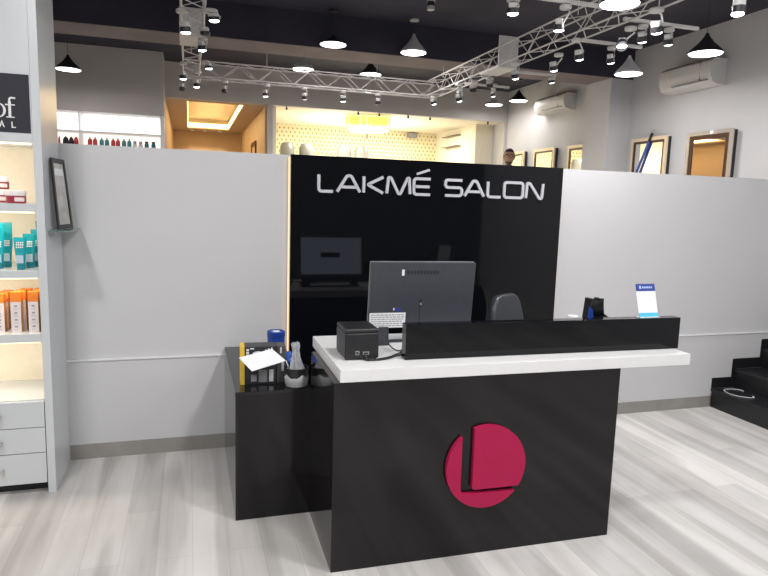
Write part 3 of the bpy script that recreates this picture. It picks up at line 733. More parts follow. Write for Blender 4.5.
for i, (x0, x1, y) in enumerate(((2.95, 3.6, -.05), (2.95, 3.6, .56), (2.95, 3.6, 1.85), (2.95, 3.5, 2.65), (1.85, 2.79, -.27))):
    B().box(-(x1-x0)/2, (x1-x0)/2, -.013, .013, -.012, .012, bev=.003).obj('track_rail', TRUSSM, loc=((x0+x1)/2, y, 2.913 if i == 4 else 2.93), cat='rail', group='short cross rails clamped to the trusses',
        label=['short white cross rail nearest the camera on the right truss', 'short white cross rail second nearest on the right truss', 'short white cross rail third along the right truss', 'short white cross rail at the far end of the right truss', 'white cross rail left of the right truss at the top edge'][i])

# spotlights
def make_spot():
    r = empty('track_spotlight', (0, 0, 0), 'x', 'spotlight', 'white track spotlights on the trusses')
    B().lathe([(0, 0), (.036, 0), (.038, -.004), (.038, -.024), (.034, -.028), (0, -.028)], n=20).obj('mount', SPOTW, r)
    B().tube([(.02, 0, -.028), (.035, 0, -.045), (.042, 0, -.07), (.036, 0, -.085)], .006, 6).obj('arm', SPOTW, r)
    return r
GRP = 'white track spotlights on the trusses'
LIGHTS = []
def spot(mx, my, mz, dx_, dz, label, state='lit', r=.032, tilt=(0, 0), big=1):
    L_ = max(.07, mz-dz); 
    mz -= .0105; dz -= .001
    t = empty('track_spotlight', (mx, my, mz), label, 'spotlight', GRP)
    B().lathe([(0, -.0005), (.036*big, -.0005), (.038*big, -.004), (.038*big, -.02), (.034*big, -.024), (0, -.024)], n=18).obj('mount', SPOTW, t)
    top = Vector((dx_-mx, 0, -(L_-.078)*1.0)); top.z = min(top.z, -.03)
    B().tube([(.018*big, 0, -.024), (.034*big, 0, -.034), (top.x+.036*big, 0, top.z-.012), (top.x+.03*big, 0, top.z-.026)], .0055*big, 6).obj('arm', SPOTW, t)
    dr = Vector((tilt[0], tilt[1], -1)).normalized(); e = Vector((dx_-mx, 0, dz-mz)); L2 = (e-top).length if False else max(.045, -(dz-mz)+top.z)
    s = e-dr*L2; mid = e-dr*min(L2*.5, .04)
    B().box(-.023*big, .023*big, -.023*big, .023*big, 0, (mid-s).length, bev=.004, M=Matrix.Translation(mid) @ (-dr).to_track_quat('Z', 'Y').to_matrix().to_4x4()).obj('housing', SPOTW, t)
    bb = B(); bb.cyl(mid-dr*.0005+dr*.001, e+dr*.002, r*1.05, r*1.12, n=20, caps=False).cyl(mid+dr*.001, mid+dr*.002, r*1.05, n=20); bb.obj('trim_ring', SPOTK, t)
    ln = {'lit': LENS, 'dim': LENSW, 'off': LENSO}[state]
    bb = B(); bb.ball(e+dr*.002, r, r, r*.35, 8, M=None); bb.obj('lens', ln, t)
    if state == 'lit': LIGHTS.append((Vector((mx, my, mz))+e+dr*.03, dr))
ST = [
 (.165, .755, 2.9, .185, 2.822, 'track spotlight on the left truss leg with large white box, nearest the top', 'lit', 1.25),
 (-.028, .837, 2.9, -.006, 2.742, 'lit spotlight on the left side of the left truss leg, nearest', 'lit', 1.1),
 (.129, 1.582, 2.9, .121, 2.79, 'lit spotlight hanging just below the sleeve of the left truss', 'lit', 1),
 (.13, 1.261, 2.9, .137, 2.84, 'unlit black tipped spotlight above the sleeve of the left truss', 'off', 1),
 (.169, 2.5, 2.9, .201, 2.823, 'lit spotlight at right corner where left and back trusses meet', 'lit', 1),
 (-.035, 2.669, 2.9, -.037, 2.735, 'lit spotlight at far left end of the left truss leg', 'lit', 1),
 (.11, 3.063, 2.9, .094, 2.732, 'lit spotlight between the corner spotlights of the left truss, lowest', 'lit', 1),
 (-.03, 3.253, 2.9, -.05, 2.715, 'unlit black spotlight lowest at the left truss corner', 'off', .9),
 (.402, 3.42, 2.89, .396, 2.754, 'unlit spotlight under the back truss, first from the left', 'off', .9),
 (.863, 3.42, 2.89, .847, 2.746, 'lit spotlight under the back truss, second from the left', 'lit', .9),
 (1.285, 3.42, 2.89, 1.293, 2.746, 'dim spotlight under the back truss, third from the left', 'dim', .9),
 (1.745, 3.42, 2.89, 1.748, 2.757, 'lit spotlight under the back truss, fourth from the left', 'lit', .9),
 (2.173, 3.42, 2.89, 2.178, 2.755, 'unlit spotlight under the back truss, fifth from the left', 'off', .9),
 (2.84, 3.3, 2.89, 2.841, 2.79, 'lit double ended spotlight at the right corner of the back truss', 'lit', 1),
 (2.887, 2.65, 2.89, 2.887, 2.795, 'small lit spotlight on the far cross rail, left end', 'lit', .75),
 (2.784, 2.42, 2.89, 2.79, 2.70, 'lit spotlight hanging lowest under the far part of the right truss', 'lit', 1),
 (2.86, 2.2, 2.89, 2.85, 2.769, 'unlit black spotlight under the far part of the right truss', 'off', 1),
 (2.934, 2.0, 2.89, 2.94, 2.79, 'unlit spotlight beneath the sleeve of the right truss', 'off', 1),
 (3.304, 2.65, 2.917, 3.304, 2.821, 'small spotlight at the right end of the far cross rail', 'lit', .75),
 (2.833, 1.278, 2.89, 2.834, 2.743, 'lit spotlight right above the black far pendant', 'lit', 1.05),
 (2.993, .833, 2.89, 2.952, 2.742, 'lit spotlight mid way along the right truss', 'lit', 1),
 (2.854, .37, 2.89, 2.886, 2.734, 'lit spotlight with angled box mid right truss', 'lit', 1),
 (2.339, -.27, 2.9, 2.3, 2.734, 'lit spotlight with white box left of the right truss, under the inner rail', 'lit', 1),
 (1.963, -.27, 2.9, 1.963, 2.80, 'lit spotlight at the left end of the inner rail, top edge', 'lit', 1.1),
 (3.557, 1.85, 2.917, 3.557, 2.86, 'small lit spotlight by the air conditioner further back', 'lit', .9),
 (3.31, .56, 2.917, 3.31, 2.783, 'lit spotlight on the second cross rail, lower left of the white pendant', 'lit', .9),
 (3.011, -.054, 2.89, 2.95, 2.744, 'round bright spotlight facing the camera on the right truss', 'lit', 1.1),
 (3.118, -.05, 2.917, 3.118, 2.793, 'lit spotlight at the left of the nearest cross rail', 'lit', .95),
 (2.881, -.468, 2.89, 2.894, 2.736, 'large lit spotlight hanging from the near part of the right truss', 'lit', 1.2),
 (3.345, -.05, 2.917, 3.345, 2.798, 'lit spotlight at the right of the nearest cross rail', 'lit', .95),
]
for (mx, my, mz, dx_, dz, lb, stt, big) in ST:
    til = (-.5, -.8) if 'facing the camera' in lb else ((.3, .2) if mx > 2.5 else (.1, .15))
    spot(mx, my, mz, dx_, dz, lb, stt, .032*min(big, 1.1), til, big)
# separate downrod spotlight near the right wall, ceiling spot
t = empty('downrod_spotlight', (2.637, -1.37, ZC), 'big white cylinder spotlight hanging near the right wall, top right', 'spotlight')
B().cyl((0, 0, -.001), (0, 0, -.85), .008).obj('rod', SPOTW, t)
B().cyl((0, 0, -.75), (0, 0, -.92), .03).obj('housing', SPOTW, t)
B().cyl((0, 0, -.92), (0, 0, -.955), .032).obj('trim_ring', SPOTK, t)
B().ball((-.004, 0, -.958), .03, .03, .012, 8).obj('lens', LENS, t); LIGHTS.append((Vector((2.637, -1.37, 2.55)), Vector((-.2, 0, -1))))
t = empty('ceiling_spotlight', (2.243, 1.933, ZC), 'small black and white spotlight on the black ceiling, top centre', 'spotlight')
B().cyl((0, 0, -.001), (0, 0, -.03), .04).obj('mount', SPOTW, t); B().cyl((0, 0, -.0305), (0, 0, -.07), .034).obj('body', SPOTK, t); B().cyl((0, 0, -.0705), (0, 0, -.105), .036).obj('ring', SPOTW, t)

# pendants
def pendant(x, y, z, m, label, D=.28, h=.17, cano=True, power=16):
    t = empty('pendant_lamp', (x, y, z), label, 'pendant lamp', 'conical pendant lamps')
    R = D/2
    prof = [(R*.0, h), (R*.09, h), (R*.11, h*.93), (R*.22, h*.78), (R*.46, h*.52), (R*.76, h*.3), (R*.94, h*.14), (R, h*.05), (R, .004), (R*.97, .004), (R*.86, h*.14), (R*.66, h*.3), (R*.1, h*.72), (0, h*.75)]
    B().lathe(prof, n=40).obj('shade', m, t)
    B().lathe([(0, -.004), (R*.5, -.003), (R*.93, .001), (R*.95, .006), (0, .006)], n=40).obj('diffuser', DISC, t)
    B().cyl((0, 0, h*.99), (0, 0, ZC-z-.02), .0022, n=6).obj('cord', SHADEK, t)
    B().lathe([(0, 0), (.045, 0), (.05, -.004), (.05, -.018), (0, -.02)], c=(0, 0, ZC-z-.001), n=20).obj('canopy', SPOTW if m != SHADEK else SHADEK, t)
    if power: 
        l = bpy.data.lights.new('pendant_glow', 'AREA'); l.shape = 'DISK'; l.size = D*.85; l.energy = power*LP; l.color = (1, .97, .96)
        o = bpy.data.objects.new('pendant_glow', l); COL.objects.link(o); o.parent = t; o.location = (0, 0, -.012)
LP = .8
pendant(-1.32, 4.35, 3.01, SHADEK, 'black pendant lamp far left beside the white cabinet top')
pendant(1.41, 4.24, 3.23, SHADEWH, 'grey pendant lamp just above the back truss, left of centre')
pendant(1.45, 2.65, 3.19, SHADEK, 'pendant lamp of which only a white disc shows on the black ceiling', h=.1)
pendant(2.23, 3.97, 3.19, SHADEK, 'black pendant lamp above the middle of the back truss')
pendant(2.33, 2.64, 3.19, SHADEW, 'grey pendant lamp hanging from a white canopy at ceiling centre', h=.2)
pendant(2.586, -.486, 2.861, SHADEK, 'very large looking white disc pendant above the right truss, top edge', D=.25, h=.15)
pendant(4.37, 1.71, 2.98, SHADEWH, 'white bell pendant lamp in front of the right wall corner', h=.19)
pendant(4.2, .5, 2.92, SHADEK, 'black cone pendant lamp nearest the right wall')
pendant(4.74, 5.5, 3.2, SHADEWH, 'flat white pendant lamp deepest in the room', h=.12, power=6)
pendant(4.92, 5.02, 3.21, SHADEK, 'black pendant lamp deepest in the room near the corner', power=5)

# ---------------------------------------------------------------- air conditioners
def ac(y0, y1, zt, zb, label):
    t = empty('air_conditioner', (XR, (y0+y1)/2, (zt+zb)/2), label, 'air conditioner', 'wall mounted air conditioners'); w = (y1-y0)/2; h = (zt-zb)/2
    prof = [(-.001, h), (-.15, h), (-.19, h-.03), (-.2, h*.3), (-.195, -h*.35), (-.16, -h*.85), (-.1, -h), (-.001, -h)]
    bb = B()
    A = [[bb.bm.verts.new((x, yy, z)) for x, z in prof] for yy in (-w, w)]; n = len(prof)
    fs = [bb.bm.faces.new(A[0]), bb.bm.faces.new(A[1][::-1])]+[bb.bm.faces.new((A[0][i], A[1][i], A[1][(i+1) % n], A[0][(i+1) % n])) for i in range(n)]
    bb._mark(fs); bb.obj('casing', ACW, t)
    B().box(-.148, -.02, -w+.03, w-.03, h+.0002, h+.006).obj('intake_grille', SPOTK, t, label='dark top grille')
    B().box(-.2, -.178, -w+.06, w-.2, -h*.7, -h*.62, M=None).obj('louver', MIDGREY, t)
    B().box(-.198, -.15, -w+.155, -w+.158, -h*.6, h*.85).obj('side_seam', MIDGREY, t)
ac(1.37, 2.12, 3.16, 2.9, 'white wall air conditioner on the near right wall above the mirrors')
ac(4.04, 4.84, 3.22, 2.99, 'white wall air conditioner on the far right wall beyond the column')

# ---------------------------------------------------------------- mirrors
def mirror(y0, y1, zt, label, fm, lit=False):
    t = empty('wall_mirror', (XR, (y0+y1)/2, 1.9), label, 'mirror', 'framed styling mirrors on the right wall'); w = (y1-y0)/2; T_, Bt = zt-1.9, -.55; f = .04
    B().box(-.05, -.001, -w+.01, w-.01, Bt+.01, T_-.01).obj('backing', SPOTK, t)
    bb = B()
    for a, b_, c, d in ((-w, -w+f, Bt, T_), (w-f, w, Bt, T_), (-w+f, w-f, T_-f, T_), (-w+f, w-f, Bt, Bt+f)): bb.box(-.075, -.051, a, b_, c, d)
    bb.obj('frame', fm, t)
    bb = B(); g = .045 if lit else .028; W2 = w-f
    for a, b_, c, d in ((-W2+.0002, -W2+g, Bt+f, T_-f-.0002), (W2-g, W2-.0002, Bt+f, T_-f-.0002), (-W2+g, W2-g, T_-f-g, T_-f-.0002), (-W2+g, W2-g, Bt+f, Bt+f+g)): bb.box(-.07, -.0512, a, b_, c, d)
    bb.obj('inlay', BROWN, t)
    B().box(-.062, -.0514, -W2+g+.0002, W2-g-.0002, Bt+f+g, T_-f-g).obj('glass', MIRROR, t)
    if lit:
        B().cyl((-.09, w*0-.04, T_-f*.5), (-.076, w*0-.04, T_-f*.5), .016).obj('lamp', LENSW, t, label='small lamp on the top rail')
mirror(1.14, 1.75, 2.44, 'silver framed mirror nearest on the right wall', GREYF, True)
mirror(2.06, 2.67, 2.452, 'champagne framed mirror behind the blue pole', GOLD)
mirror(3.6, 4.05, 2.472, 'mirror partly hidden by the wall column, glowing wallpaper reflection', GOLD)
mirror(4.40, 5.0, 2.485, 'middle mirror of the three beyond the column', GOLD)
mirror(5.3, 5.82, 2.49, 'farthest mirror beside the man', GOLD)
pl = empty('mop_handle', (5.215, 3.1-.3, ZF), 'blue pole with dark hooked end leaning across a mirror', 'pole')
p1 = Vector((.004, -.47, 1.65)); p0 = Vector((-.09, .0, .03)); p1 = Vector((.004, 2.345-2.8, 2.40-ZF)); u = (Vector((0, 2.282-2.8, 2.515-ZF))-Vector((0, 2.501-2.8, 2.05-ZF))).normalized()
p0 = p1-u*((p1.z-.02)/u.z); p0.x -= .03
pl.location.y = 2.8+p0.y; sh = Vector((0, p0.y, 0)); p0 -= sh; p1 -= sh; u = (p1-p0).normalized()
B().cyl(p0, p1, .016).obj('pole', POLEB, pl)
p2 = p1+u*.1
B().cyl(p1+u*.0005, p2, .0165).obj('grip', SPOTK, pl, label='dark grip end')
B().tube([p2+Vector((0, .022*math.sin(a), 0))+u*(.022-.022*math.cos(a)) for a in [2*PI*i/14 for i in range(14)]], .005, 6, True).obj('hanging_loop', METAL, pl)
B().box(p0.x-.09, p0.x+.09, -.05, .05, .0, .019, bev=.005).obj('head', SPOTK, pl)

# ---------------------------------------------------------------- niche shelf + bottles
nb = empty('niche_shelf', (-1.0, 5.47, 2.1), 'backlit white shelf niche in the far left wall', 'shelf')
def nbx(x0, x1, y0, y1, z0, z1): return B().box(x0+1, x1+1, y0-5.47, y1-5.47, z0-2.1, z1-2.1)
nbx(-3.19, -.366, 5.475, 5.79, 2.415, 2.43).obj('shelf_board', WHITE, nb)
nbx(-3.19, -.366, 5.475, 5.79, 2.101, 2.15).obj('base_board', WHITE, nb)
nbx(-1.40, -1.385, 5.473, 5.79, 2.152, 2.414).obj('divider', WHITE, nb); nbx(-1.40, -1.385, 5.473, 5.79, 2.431, 2.678).obj('divider', WHITE, nb)
nbx(-3.19, -.366, 5.79, 5.798, 2.431, 2.678).obj('back_panel', LIGHTBOX, nb, label='bright white backlit panel')
nbx(-3.19, -.366, 5.79, 5.798, 2.152, 2.414).obj('back_panel', LIGHTBOX2, nb, label='soft cream backlit panel')
bt = [(-1.28, REDB, 'red', 'first'), (-1.215, REDB, 'red', 'second'), (-1.132, GRNB, 'teal', 'third'), (-1.065, GRNB, 'teal', 'fourth'), (-.986, REDB, 'red', 'fifth'), (-.924, REDB, 'red', 'sixth'), (-.847, GRNB, 'teal', 'seventh'), (-.778, GRNB, 'teal', 'eighth'), (-.706, PALB, 'pale', 'ninth'), (-.631, PALB, 'pale', 'tenth'), (-.552, DKB, 'dark blue', 'eleventh'), (-.462, DKB, 'dark blue', 'twelfth')]
for i, (x, m, cn_, od) in enumerate(bt):
    h = [.185, .15][i in (8, 9)] if i < 10 else .165
    t = empty('salon_bottle', (x, 5.6, 2.1506), f'{cn_} bottle in the backlit niche, {od} from the divider', 'bottle', 'bottles in the backlit niche')
    B().lathe([(0, 0), (.027, 0), (.029, .004), (.029, h*.86), (.022, h*.96), (.01, h), (0, h)], n=18, sy=.8).obj('body', m, t)
    if i < 8: B().cyl((0, 0, h+.0002), (0, 0, h+.022), .009, n=12).obj('cap', m, t)
    elif i < 10: B().cyl((0, 0, h*.98), (0, 0, h+.03), .021, n=16).obj('cap', CAPK if False else GINK, t)
    else: B().cyl((0, 0, h*.98), (0, 0, h+.02), .024, n=16).obj('cap', CAPK, t)
for x, m, r_, lb in ((-1.655, REDB, .014, 'thin red bottle at the far left of the niche'), (-1.58, INK, .038, 'round black tub left in the niche'), (-1.512, INK, .03, 'round black tub second in the niche'), (-1.448, REDB, .03, 'round red tub beside the niche divider')):
    t = empty('salon_tub', (x, 5.6 if m != REDB else 5.57, 2.1506), lb, 'tub', 'tubs left of the niche divider')
    B().lathe([(0, 0), (r_, 0), (r_, .14), (r_*.8, .17), (r_*.4, .19), (0, .192)], n=20).obj('body', m, t)
    B().lathe([(0, .1925), (r_*.3, .1925), (r_*.25, .2), (0, .202)], n=12).obj('knob', m, t)

# ---------------------------------------------------------------- things in the bright room
hd = empty('chandelier', (2.90, 6.45, 3.03), 'yellow fringed chandelier over a glowing white bowl in the bright room', 'chandelier', rz=-.28)
bb = B().m(YELGL); random.seed(2)
for k in range(36):
    x = -.36+.72*k/35
    if .25 < random.random(): bb.box(x-.006, x+.006, -.03, -.02, -.155-random.uniform(0, .03), -.03)
bb.m(mat('pale_yellow_shade', (1, .95, .5), .5, emit=(1, .93, .42), es=.8)).box(-.38, .38, -.019, .02, -.15, -.0005); bb.obj('fringe', YELGL, hd)
B().ball((.0, .2, -.225), .36, .2, .05, 14).obj('bowl', BOWL, hd)
B().cyl((.0, .2, -.176), (0, .2, -.0005), .012).obj('stem', METAL, hd)
sp_ = empty('wall_speaker', (4.4, 8.45, 2.965), 'small grey box high on the gold patterned wall', 'speaker'); B().box(-.1, .1, -.05, .048, -.05, .05, bev=.008).obj('cabinet', MIDGREY, sp_); B().box(-.08, .08, -.053, -.0505, -.035, .035).obj('grille', GINK, sp_)
br = empty('wall_bracket', (3.5, 8.49, 2.94), 'small dark angled bracket on the gold patterned wall', 'bracket'); B().box(-.06, -.035, -.03, -.0, -.1, .06).box(-.035, .07, -.03, -.0, .03, .06).obj('bracket_arm', GINK, br)
for x, lb in ((1.70, 'grey domed hood dryer at the left end of the bright room'), (2.05, 'grey domed hood dryer second from left in the bright room'), (2.75, 'grey domed hood dryer above the letter K'), (3.08, 'grey domed hood dryer above the letter M')):
    t = empty('hood_dryer', (x, 7.5, ZF), lb, 'hood dryer', 'hood dryers in the bright room')
    B().lathe([(.13, 1.62), (.135, 1.7), (.125, 1.78), (.1, 1.835), (.04, 1.86), (0, 1.862)], n=28).lathe([(.125, 1.62), (.125, 1.7), (.115, 1.77), (.08, 1.82), (0, 1.845)], n=28).obj('hood', HOOD, t)
    B().cyl((0, .17, .03), (0, .17, 1.7), .015).cyl((0, .17, 1.7), (0, .13, 1.72), .013).obj('pole', METAL, t); B().cyl((0, .17, 0), (0, .17, .03), .125).obj('base', MIDGREY, t)
for k, (z, lb) in enumerate(((2.9, 'upper thin dark shelf on the white side wall of the bright room'), (2.7, 'lower thin dark shelf on the white side wall of the bright room'))):
    B().box(-.1, -.0005, -.36, .36, -.006, .006).obj('wall_shelf', BROWN, loc=(4.96, 7.6, z), label=lb, cat='shelf', group='thin dark wall shelves')
for k, (x, lb) in enumerate(((1.485, 'leftmost, by the pier'), (2.647, 'above the left of the yellow fringe'), (3.0, 'above the right of the yellow fringe'), (3.503, 'right of the yellow fringe'), (3.894, 'below the double spotlight'), (4.965, 'rightmost, near the corner'))):
    t = empty('ceiling_fitting', (x, 6.14, 3.029), 'tiny black fitting under the opening edge, '+lb, 'fitting', 'tiny black fittings under the opening edge'); B().cyl((0, 0, 0), (0, 0, -.02), .012, n=12).obj('stem', SPOTK, t); B().ball((0, 0, -.032), .02, .02, .018, 8).obj('head', SPOTK, t)
# dark framed door of the warm room, built as frame and panel
dp = empty('picture_frame', (1.159, 7.9, 2.4), 'narrow dark framed door on the orange room right wall', 'picture frame')
bb = B(); 
for a, b_, c, d in ((-.4, -.33, -.5, .2), (.33, .4, -.5, .2), (-.33, .33, .13, .2), (-.33, .33, -.5, -.43)): bb.box(-.025, 0, a, b_, c, d)
bb.obj('frame', BROWN, dp); B().box(-.01, -.001, -.33, .33, -.43, .13).obj('panel', ORW, dp)
for k, x in enumerate((.1, .36, .68)):
    t = empty('recessed_downlight', (x, 10.7, 3.029), ['left', 'middle', 'right'][k]+' warm recessed downlight before the far orange wall', 'downlight', 'warm downlights of the orange room')
    B().cyl((0, 0, 0), (0, 0, -.006), .045).obj('rim', METAL, t); B().cyl((0, 0, -.0062), (0, 0, -.009), .034).obj('lens', LENSW, t)
    l = bpy.data.lights.new('warm_downlight_glow', 'SPOT'); l.energy = 22; l.spot_size = 1.7; l.spot_blend = .7; l.color = (1, .78, .5); l.shadow_soft_size = .03
    o = bpy.data.objects.new('warm_downlight_glow', l); COL.objects.link(o); o.parent = t; o.location = (0, 0, -.02)

# ---------------------------------------------------------------- the man
def person():
    root = empty('person', (4.50, 4.43, ZF+.012), 'man with short black hair, glasses and dark shirt beyond the panel', 'person', rz=math.radians(-28))
    S = .985
    J = {}; V = []; E_ = []; R_ = []
    def v(name, p, r): J[name] = len(V); V.append(p); R_.append(r if isinstance(r, tuple) else (r, r))
    def e(*ns):
        for a, b_ in zip(ns, ns[1:]): E_.append((J[a], J[b_]))
    v('pel', (0, 0, .9), (.155, .11)); v('wai', (0, .0, 1.03), (.14, .1)); v('che', (0, 0, 1.2), (.165, .115)); v('sho', (0, 0, 1.33), (.14, .085)); v('nb', (0, 0, 1.40), (.062, .06)); v('nt', (0, -.012, 1.47), (.056, .058))
    e('pel', 'wai', 'che', 'sho', 'nb', 'nt')
    for s, k in ((-1, 'l'), (1, 'r')):
        v('s'+k, (s*.175, 0, 1.34), .055); v('u'+k, (s*.205, .005, 1.2), .048); v('e'+k, (s*.225, .01, 1.06), .042); v('f'+k, (s*.23, -.02, .93), .036); v('w'+k, (s*.232, -.05, .83), .026); v('h'+k, (s*.232, -.06, .77), (.036, .018))
        e('sho', 's'+k, 'u'+k, 'e'+k, 'f'+k, 'w'+k, 'h'+k)
        for q in range(4):
            a = -.03+q*.02; L_ = [.065, .075, .07, .055][q]
            v(f'a{k}{q}', (s*.232, -.06+a, .735), .0095); v(f'b{k}{q}', (s*.228, -.064+a, .735-L_*.5), .0085); v(f'c{k}{q}', (s*.22, -.07+a, .735-L_), .007); e('h'+k, f'a{k}{q}', f'b{k}{q}', f'c{k}{q}')
        v('t1'+k, (s*.226, -.1, .78), .01); v('t2'+k, (s*.22, -.115, .745), .008); e('w'+k, 't1'+k, 't2'+k)
        v('p'+k, (s*.09, 0, .82), .092); v('k'+k, (s*.1, -.005, .47), .058); v('m'+k, (s*.1, .01, .3), .055); v('an'+k, (s*.1, .015, .09), .038); v('he'+k, (s*.1, .02, .04), .04); v('to'+k, (s*.115, -.15, .032), (.042, .03))
        e('pel', 'p'+k, 'k'+k, 'm'+k, 'an'+k, 'he'+k, 'to'+k)
    me = bpy.data.meshes.new('body'); me.from_pydata([tuple(c*S for c in p) for p in V], E_, [])
    o = bpy.data.objects.new('tmp_body', me); COL.objects.link(o)
    md = o.modifiers.new('s', 'SKIN'); md.use_smooth_shade = True
    if not me.skin_vertices: 
        bpy.context.view_layer.objects.active = o
    for i, r in enumerate(R_): me.skin_vertices[0].data[i].radius = r
    me.skin_vertices[0].data[0].use_root = True
    o.modifiers.new('d', 'SUBSURF').levels = 2
    bpy.context.view_layer.update(); dg = bpy.context.evaluated_depsgraph_get()
    m2 = bpy.data.meshes.new_from_object(o.evaluated_get(dg)); bpy.data.objects.remove(o)
    bm = bmesh.new(); bm.from_mesh(m2)
    # head: shaped ellipsoid with brow, nose, lips, ears
    r = bmesh.ops.create_uvsphere(bm, u_segments=40, v_segments=28, radius=1)
    hc = Vector((0, -.02, 1.54))
    for vv in r['verts']:
        x, y, z = vv.co
        w = .078*(1-.22*max(0, -z)**1.5); X = x*w; Y = y*.098; Z = z*.12
        if y < 0:
            f = math.exp(-(x/.22)**2)
            Y -= .020*f*math.exp(-((z+.12)/.13)**2)           # nose
            Y -= .007*math.exp(-(x/.4)**2)*math.exp(-((z+.48)/.09)**2)   # lips
            Y -= .010*math.exp(-(x/.45)**2)*math.exp(-((z+.8)/.15)**2)   # chin
            for s in (-1, 1): Y += .009*math.exp(-((x-s*.36)/.18)**2)*math.exp(-((z-.05)/.12)**2)
            Y -= .004*math.exp(-((z-.22)/.08)**2)*math.exp(-(x/.6)**2)
        vv.co = hc+Vector((X, Y, Z))
    for s in (-1, 1):
        rr = bmesh.ops.create_uvsphere(bm, u_segments=14, v_segments=10, radius=1)
        for vv in rr['verts']: vv.co = hc+Vector((s*.078+vv.co.x*.009, .012+vv.co.y*.018, -.005+vv.co.z*.031))
    for f in bm.faces:
        c = f.calc_center_median(); f.smooth = True
        f.material_index = 0
        if .86*S < c.z < 1.425*S and abs(c.x) < .2: f.material_index = 1
        if c.z > 1.02 and c.z < 1.42*S and abs(c.x) >= .2: f.material_index = 1
        if abs(c.x) < .19 and c.z <= .86*S: f.material_index = 2
        if c.z < .07: f.material_index = 3
        if math.hypot(c.x, c.z-1.47*S) < .0: f.material_index = 0
    m2.materials.clear()
    for mm in (SKIN, SHIRT, TROUS, SPOTK): m2.materials.append(mm)
    bm.to_mesh(m2); bm.free()
    bo = bpy.data.objects.new('body', m2); COL.objects.link(bo); bo.parent = root
    # hair cap, beard
    bb = B(); bb.ball((0, 0, 0), 1, 1, 1, 16)
    kill = []
    for vv in bb.bm.verts:
        x, y, z = vv.co
        lim = .42 if y < -.35 else (-.35 if y > .1 else -.05)
        if z < lim: kill.append(vv)
        vv.co = hc+Vector((x*.083, y*.104+.004, z*.128+.002))
    bmesh.ops.delete(bb.bm, geom=kill, context='VERTS'); h = bb.obj('hair', HAIR, root)
    md = h.modifiers.new('t', 'SOLIDIFY'); md.thickness = .006
    bb = B(); bb.ball((0, 0, 0), 1, 1, 1, 16); kill = []
    for vv in bb.bm.verts:
        x, y, z = vv.co
        if z > -.42 or y > -.05 or (z > -.42 and abs(x) < .3 and z < -.3 and False): kill.append(vv)
        w = .0805*(1-.22*max(0, -z)**1.5)
        vv.co = hc+Vector((x*w, y*.101-.010*math.exp(-(x/.45)**2)*math.exp(-((z+.8)/.15)**2)-.002*0, z*.122))
    bmesh.ops.delete(bb.bm, geom=kill, context='VERTS'); bb.obj('beard', STUB, root)
    bb = B().m(INK)
    for s in (-1, 1):
        cx_ = s*.031
        bb.tube([hc+Vector((cx_+.024*math.cos(a), -.112, .006+.017*math.sin(a))) for a in [2*PI*i/16 for i in range(16)]], .0022, 5, True)
        bb.tube([hc+Vector((s*.055, -.11, .01)), hc+Vector((s*.083, -.06, .01)), hc+Vector((s*.084, .01, .006))], .002, 5)
    bb.tube([hc+Vector((-.008, -.114, .008)), hc+Vector((.008, -.114, .008))], .002, 5); bb.obj('glasses', None, root)
    for s in (-1, 1): 
        ey = B().m(EYEW).ball(hc+Vector((s*.029, -.081, .006)), .013, .009, .008, 8).obj('eye', None, root)
        B().m(INK).ball(hc+Vector((s*.027-.001, -.0895, .005)), .0048, .002, .0048, 6).obj('iris', None, ey)
        B().m(HAIR).tube([hc+Vector((s*.012, -.1, .03)), hc+Vector((s*.03, -.1, .035)), hc+Vector((s*.05, -.088, .029))], .004, 5).obj('eyebrow', None, root)
    return root
person()

# ---------------------------------------------------------------- lights
for p, d in LIGHTS:
    l = bpy.data.lights.new('spotlight_beam', 'SPOT'); l.energy = 13; l.spot_size = math.radians(95); l.spot_blend = .6; l.color = (1, .98, .96); l.shadow_soft_size = .03
    o = bpy.data.objects.new('spotlight_beam', l); COL.objects.link(o); o.location = p; o.rotation_euler = d.to_track_quat('-Z', 'Y').to_euler()
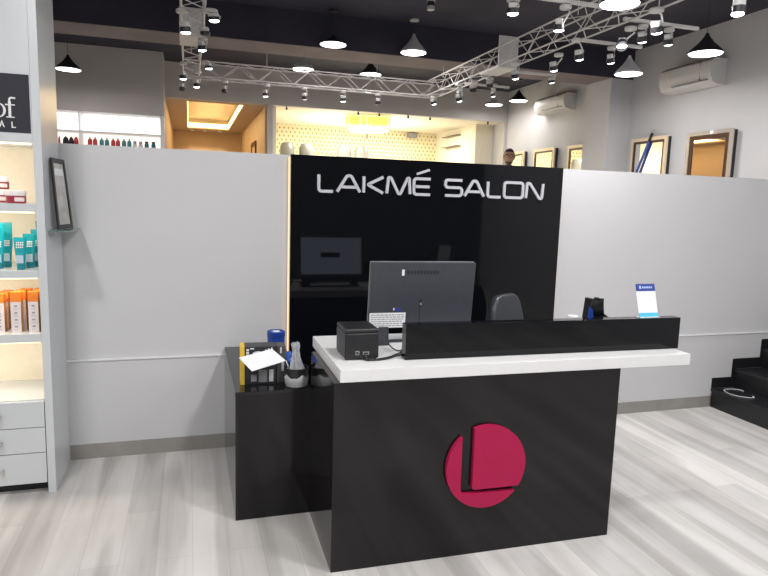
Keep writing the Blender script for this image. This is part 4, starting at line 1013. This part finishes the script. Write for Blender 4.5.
# ceiling lamps of the reception area (over and behind the camera)
k = 0
for y, ws in ((-2.3, (-1.2, 1.4, 4.0)), (-4.1, (-1.2, 1.4, 4.0)), (-5.9, (-1.2, 1.4, 4.0))):
    for x in ws:
        t = empty('ceiling_panel_light', (x, y, ZC-.001), 'round ceiling panel light of the reception area, overhead', 'ceiling light', 'reception ceiling lights')
        B().cyl((0, 0, 0), (0, 0, -.02), .2, n=32).obj('housing', SPOTW, t); B().cyl((0, 0, -.0202), (0, 0, -.024), .185, n=32).obj('diffuser', DISC, t)
        area('panel_glow', (0, 0, -.03), .36, {-1.2: 38, 1.4: 37, 4.0: 22}[x], (1, .985, .97), t)
# warm and bright rooms
area('cove_glow', (.42, 8.3, 3.12), .5, 10, (1, .62, .25), sy=3.6, shape='RECTANGLE', rot=(PI, 0, 0))
area('warm_fill', (.42, 8.3, 3.05), .5, 16, (1, .74, .45), sy=3.6, shape='RECTANGLE')
area('bright_room_fill', (2.4, 7.0, 2.98), .9, 42, (1, .93, .78), sy=.6, shape='RECTANGLE')  # added fill for the wallpapered room, separate from the chandelier bowl
area('bright_room_upfill', (3.0, 7.3, 2.3), 1.6, 40, (1, .93, .78), sy=1.0, shape='RECTANGLE', rot=(PI, 0, 0))  # added upward fill that brightens this room's ceiling
area('bright_room_fill', (4.0, 7.4, 2.98), .6, 36, (1, .93, .78), sy=.6, shape='RECTANGLE')  # second added fill, towards the right of the same room
# cabinet shelf glow: emissive strips plus the area lights added under the shelves

w = bpy.data.worlds.new('world'); SC.world = w; w.use_nodes = True
w.node_tree.nodes['Background'].inputs[0].default_value = (.02, .02, .022, 1)

# ---------------------------------------------------------------- camera
cam = bpy.data.cameras.new('camera'); co = bpy.data.objects.new('camera', cam); COL.objects.link(co)
F = Vector((.2955870497, .9455873923, -.13598816)); Rr = Vector((.955245512, -.2942822846, .0300657395)); U = Vector((.01158912215, .1387891227, .990254145))
co.matrix_world = Matrix(((Rr.x, U.x, -F.x, 0), (Rr.y, U.y, -F.y, -4.0103), (Rr.z, U.z, -F.z, 1.6), (0, 0, 0, 1)))
cam.sensor_width = 36; cam.lens = 628.41/768*36; cam.clip_start = .05; cam.clip_end = 60
SC.camera = co
SC.view_settings.view_transform = 'Standard'; SC.view_settings.look = 'None'; SC.view_settings.gamma = 1; SC.view_settings.exposure = .08
try: SC.view_settings.use_curve_mapping = False
except Exception: pass
SC.cycles.use_denoising = True
SC.cycles.max_bounces = 8
SC.cycles.sample_clamp_indirect = 6
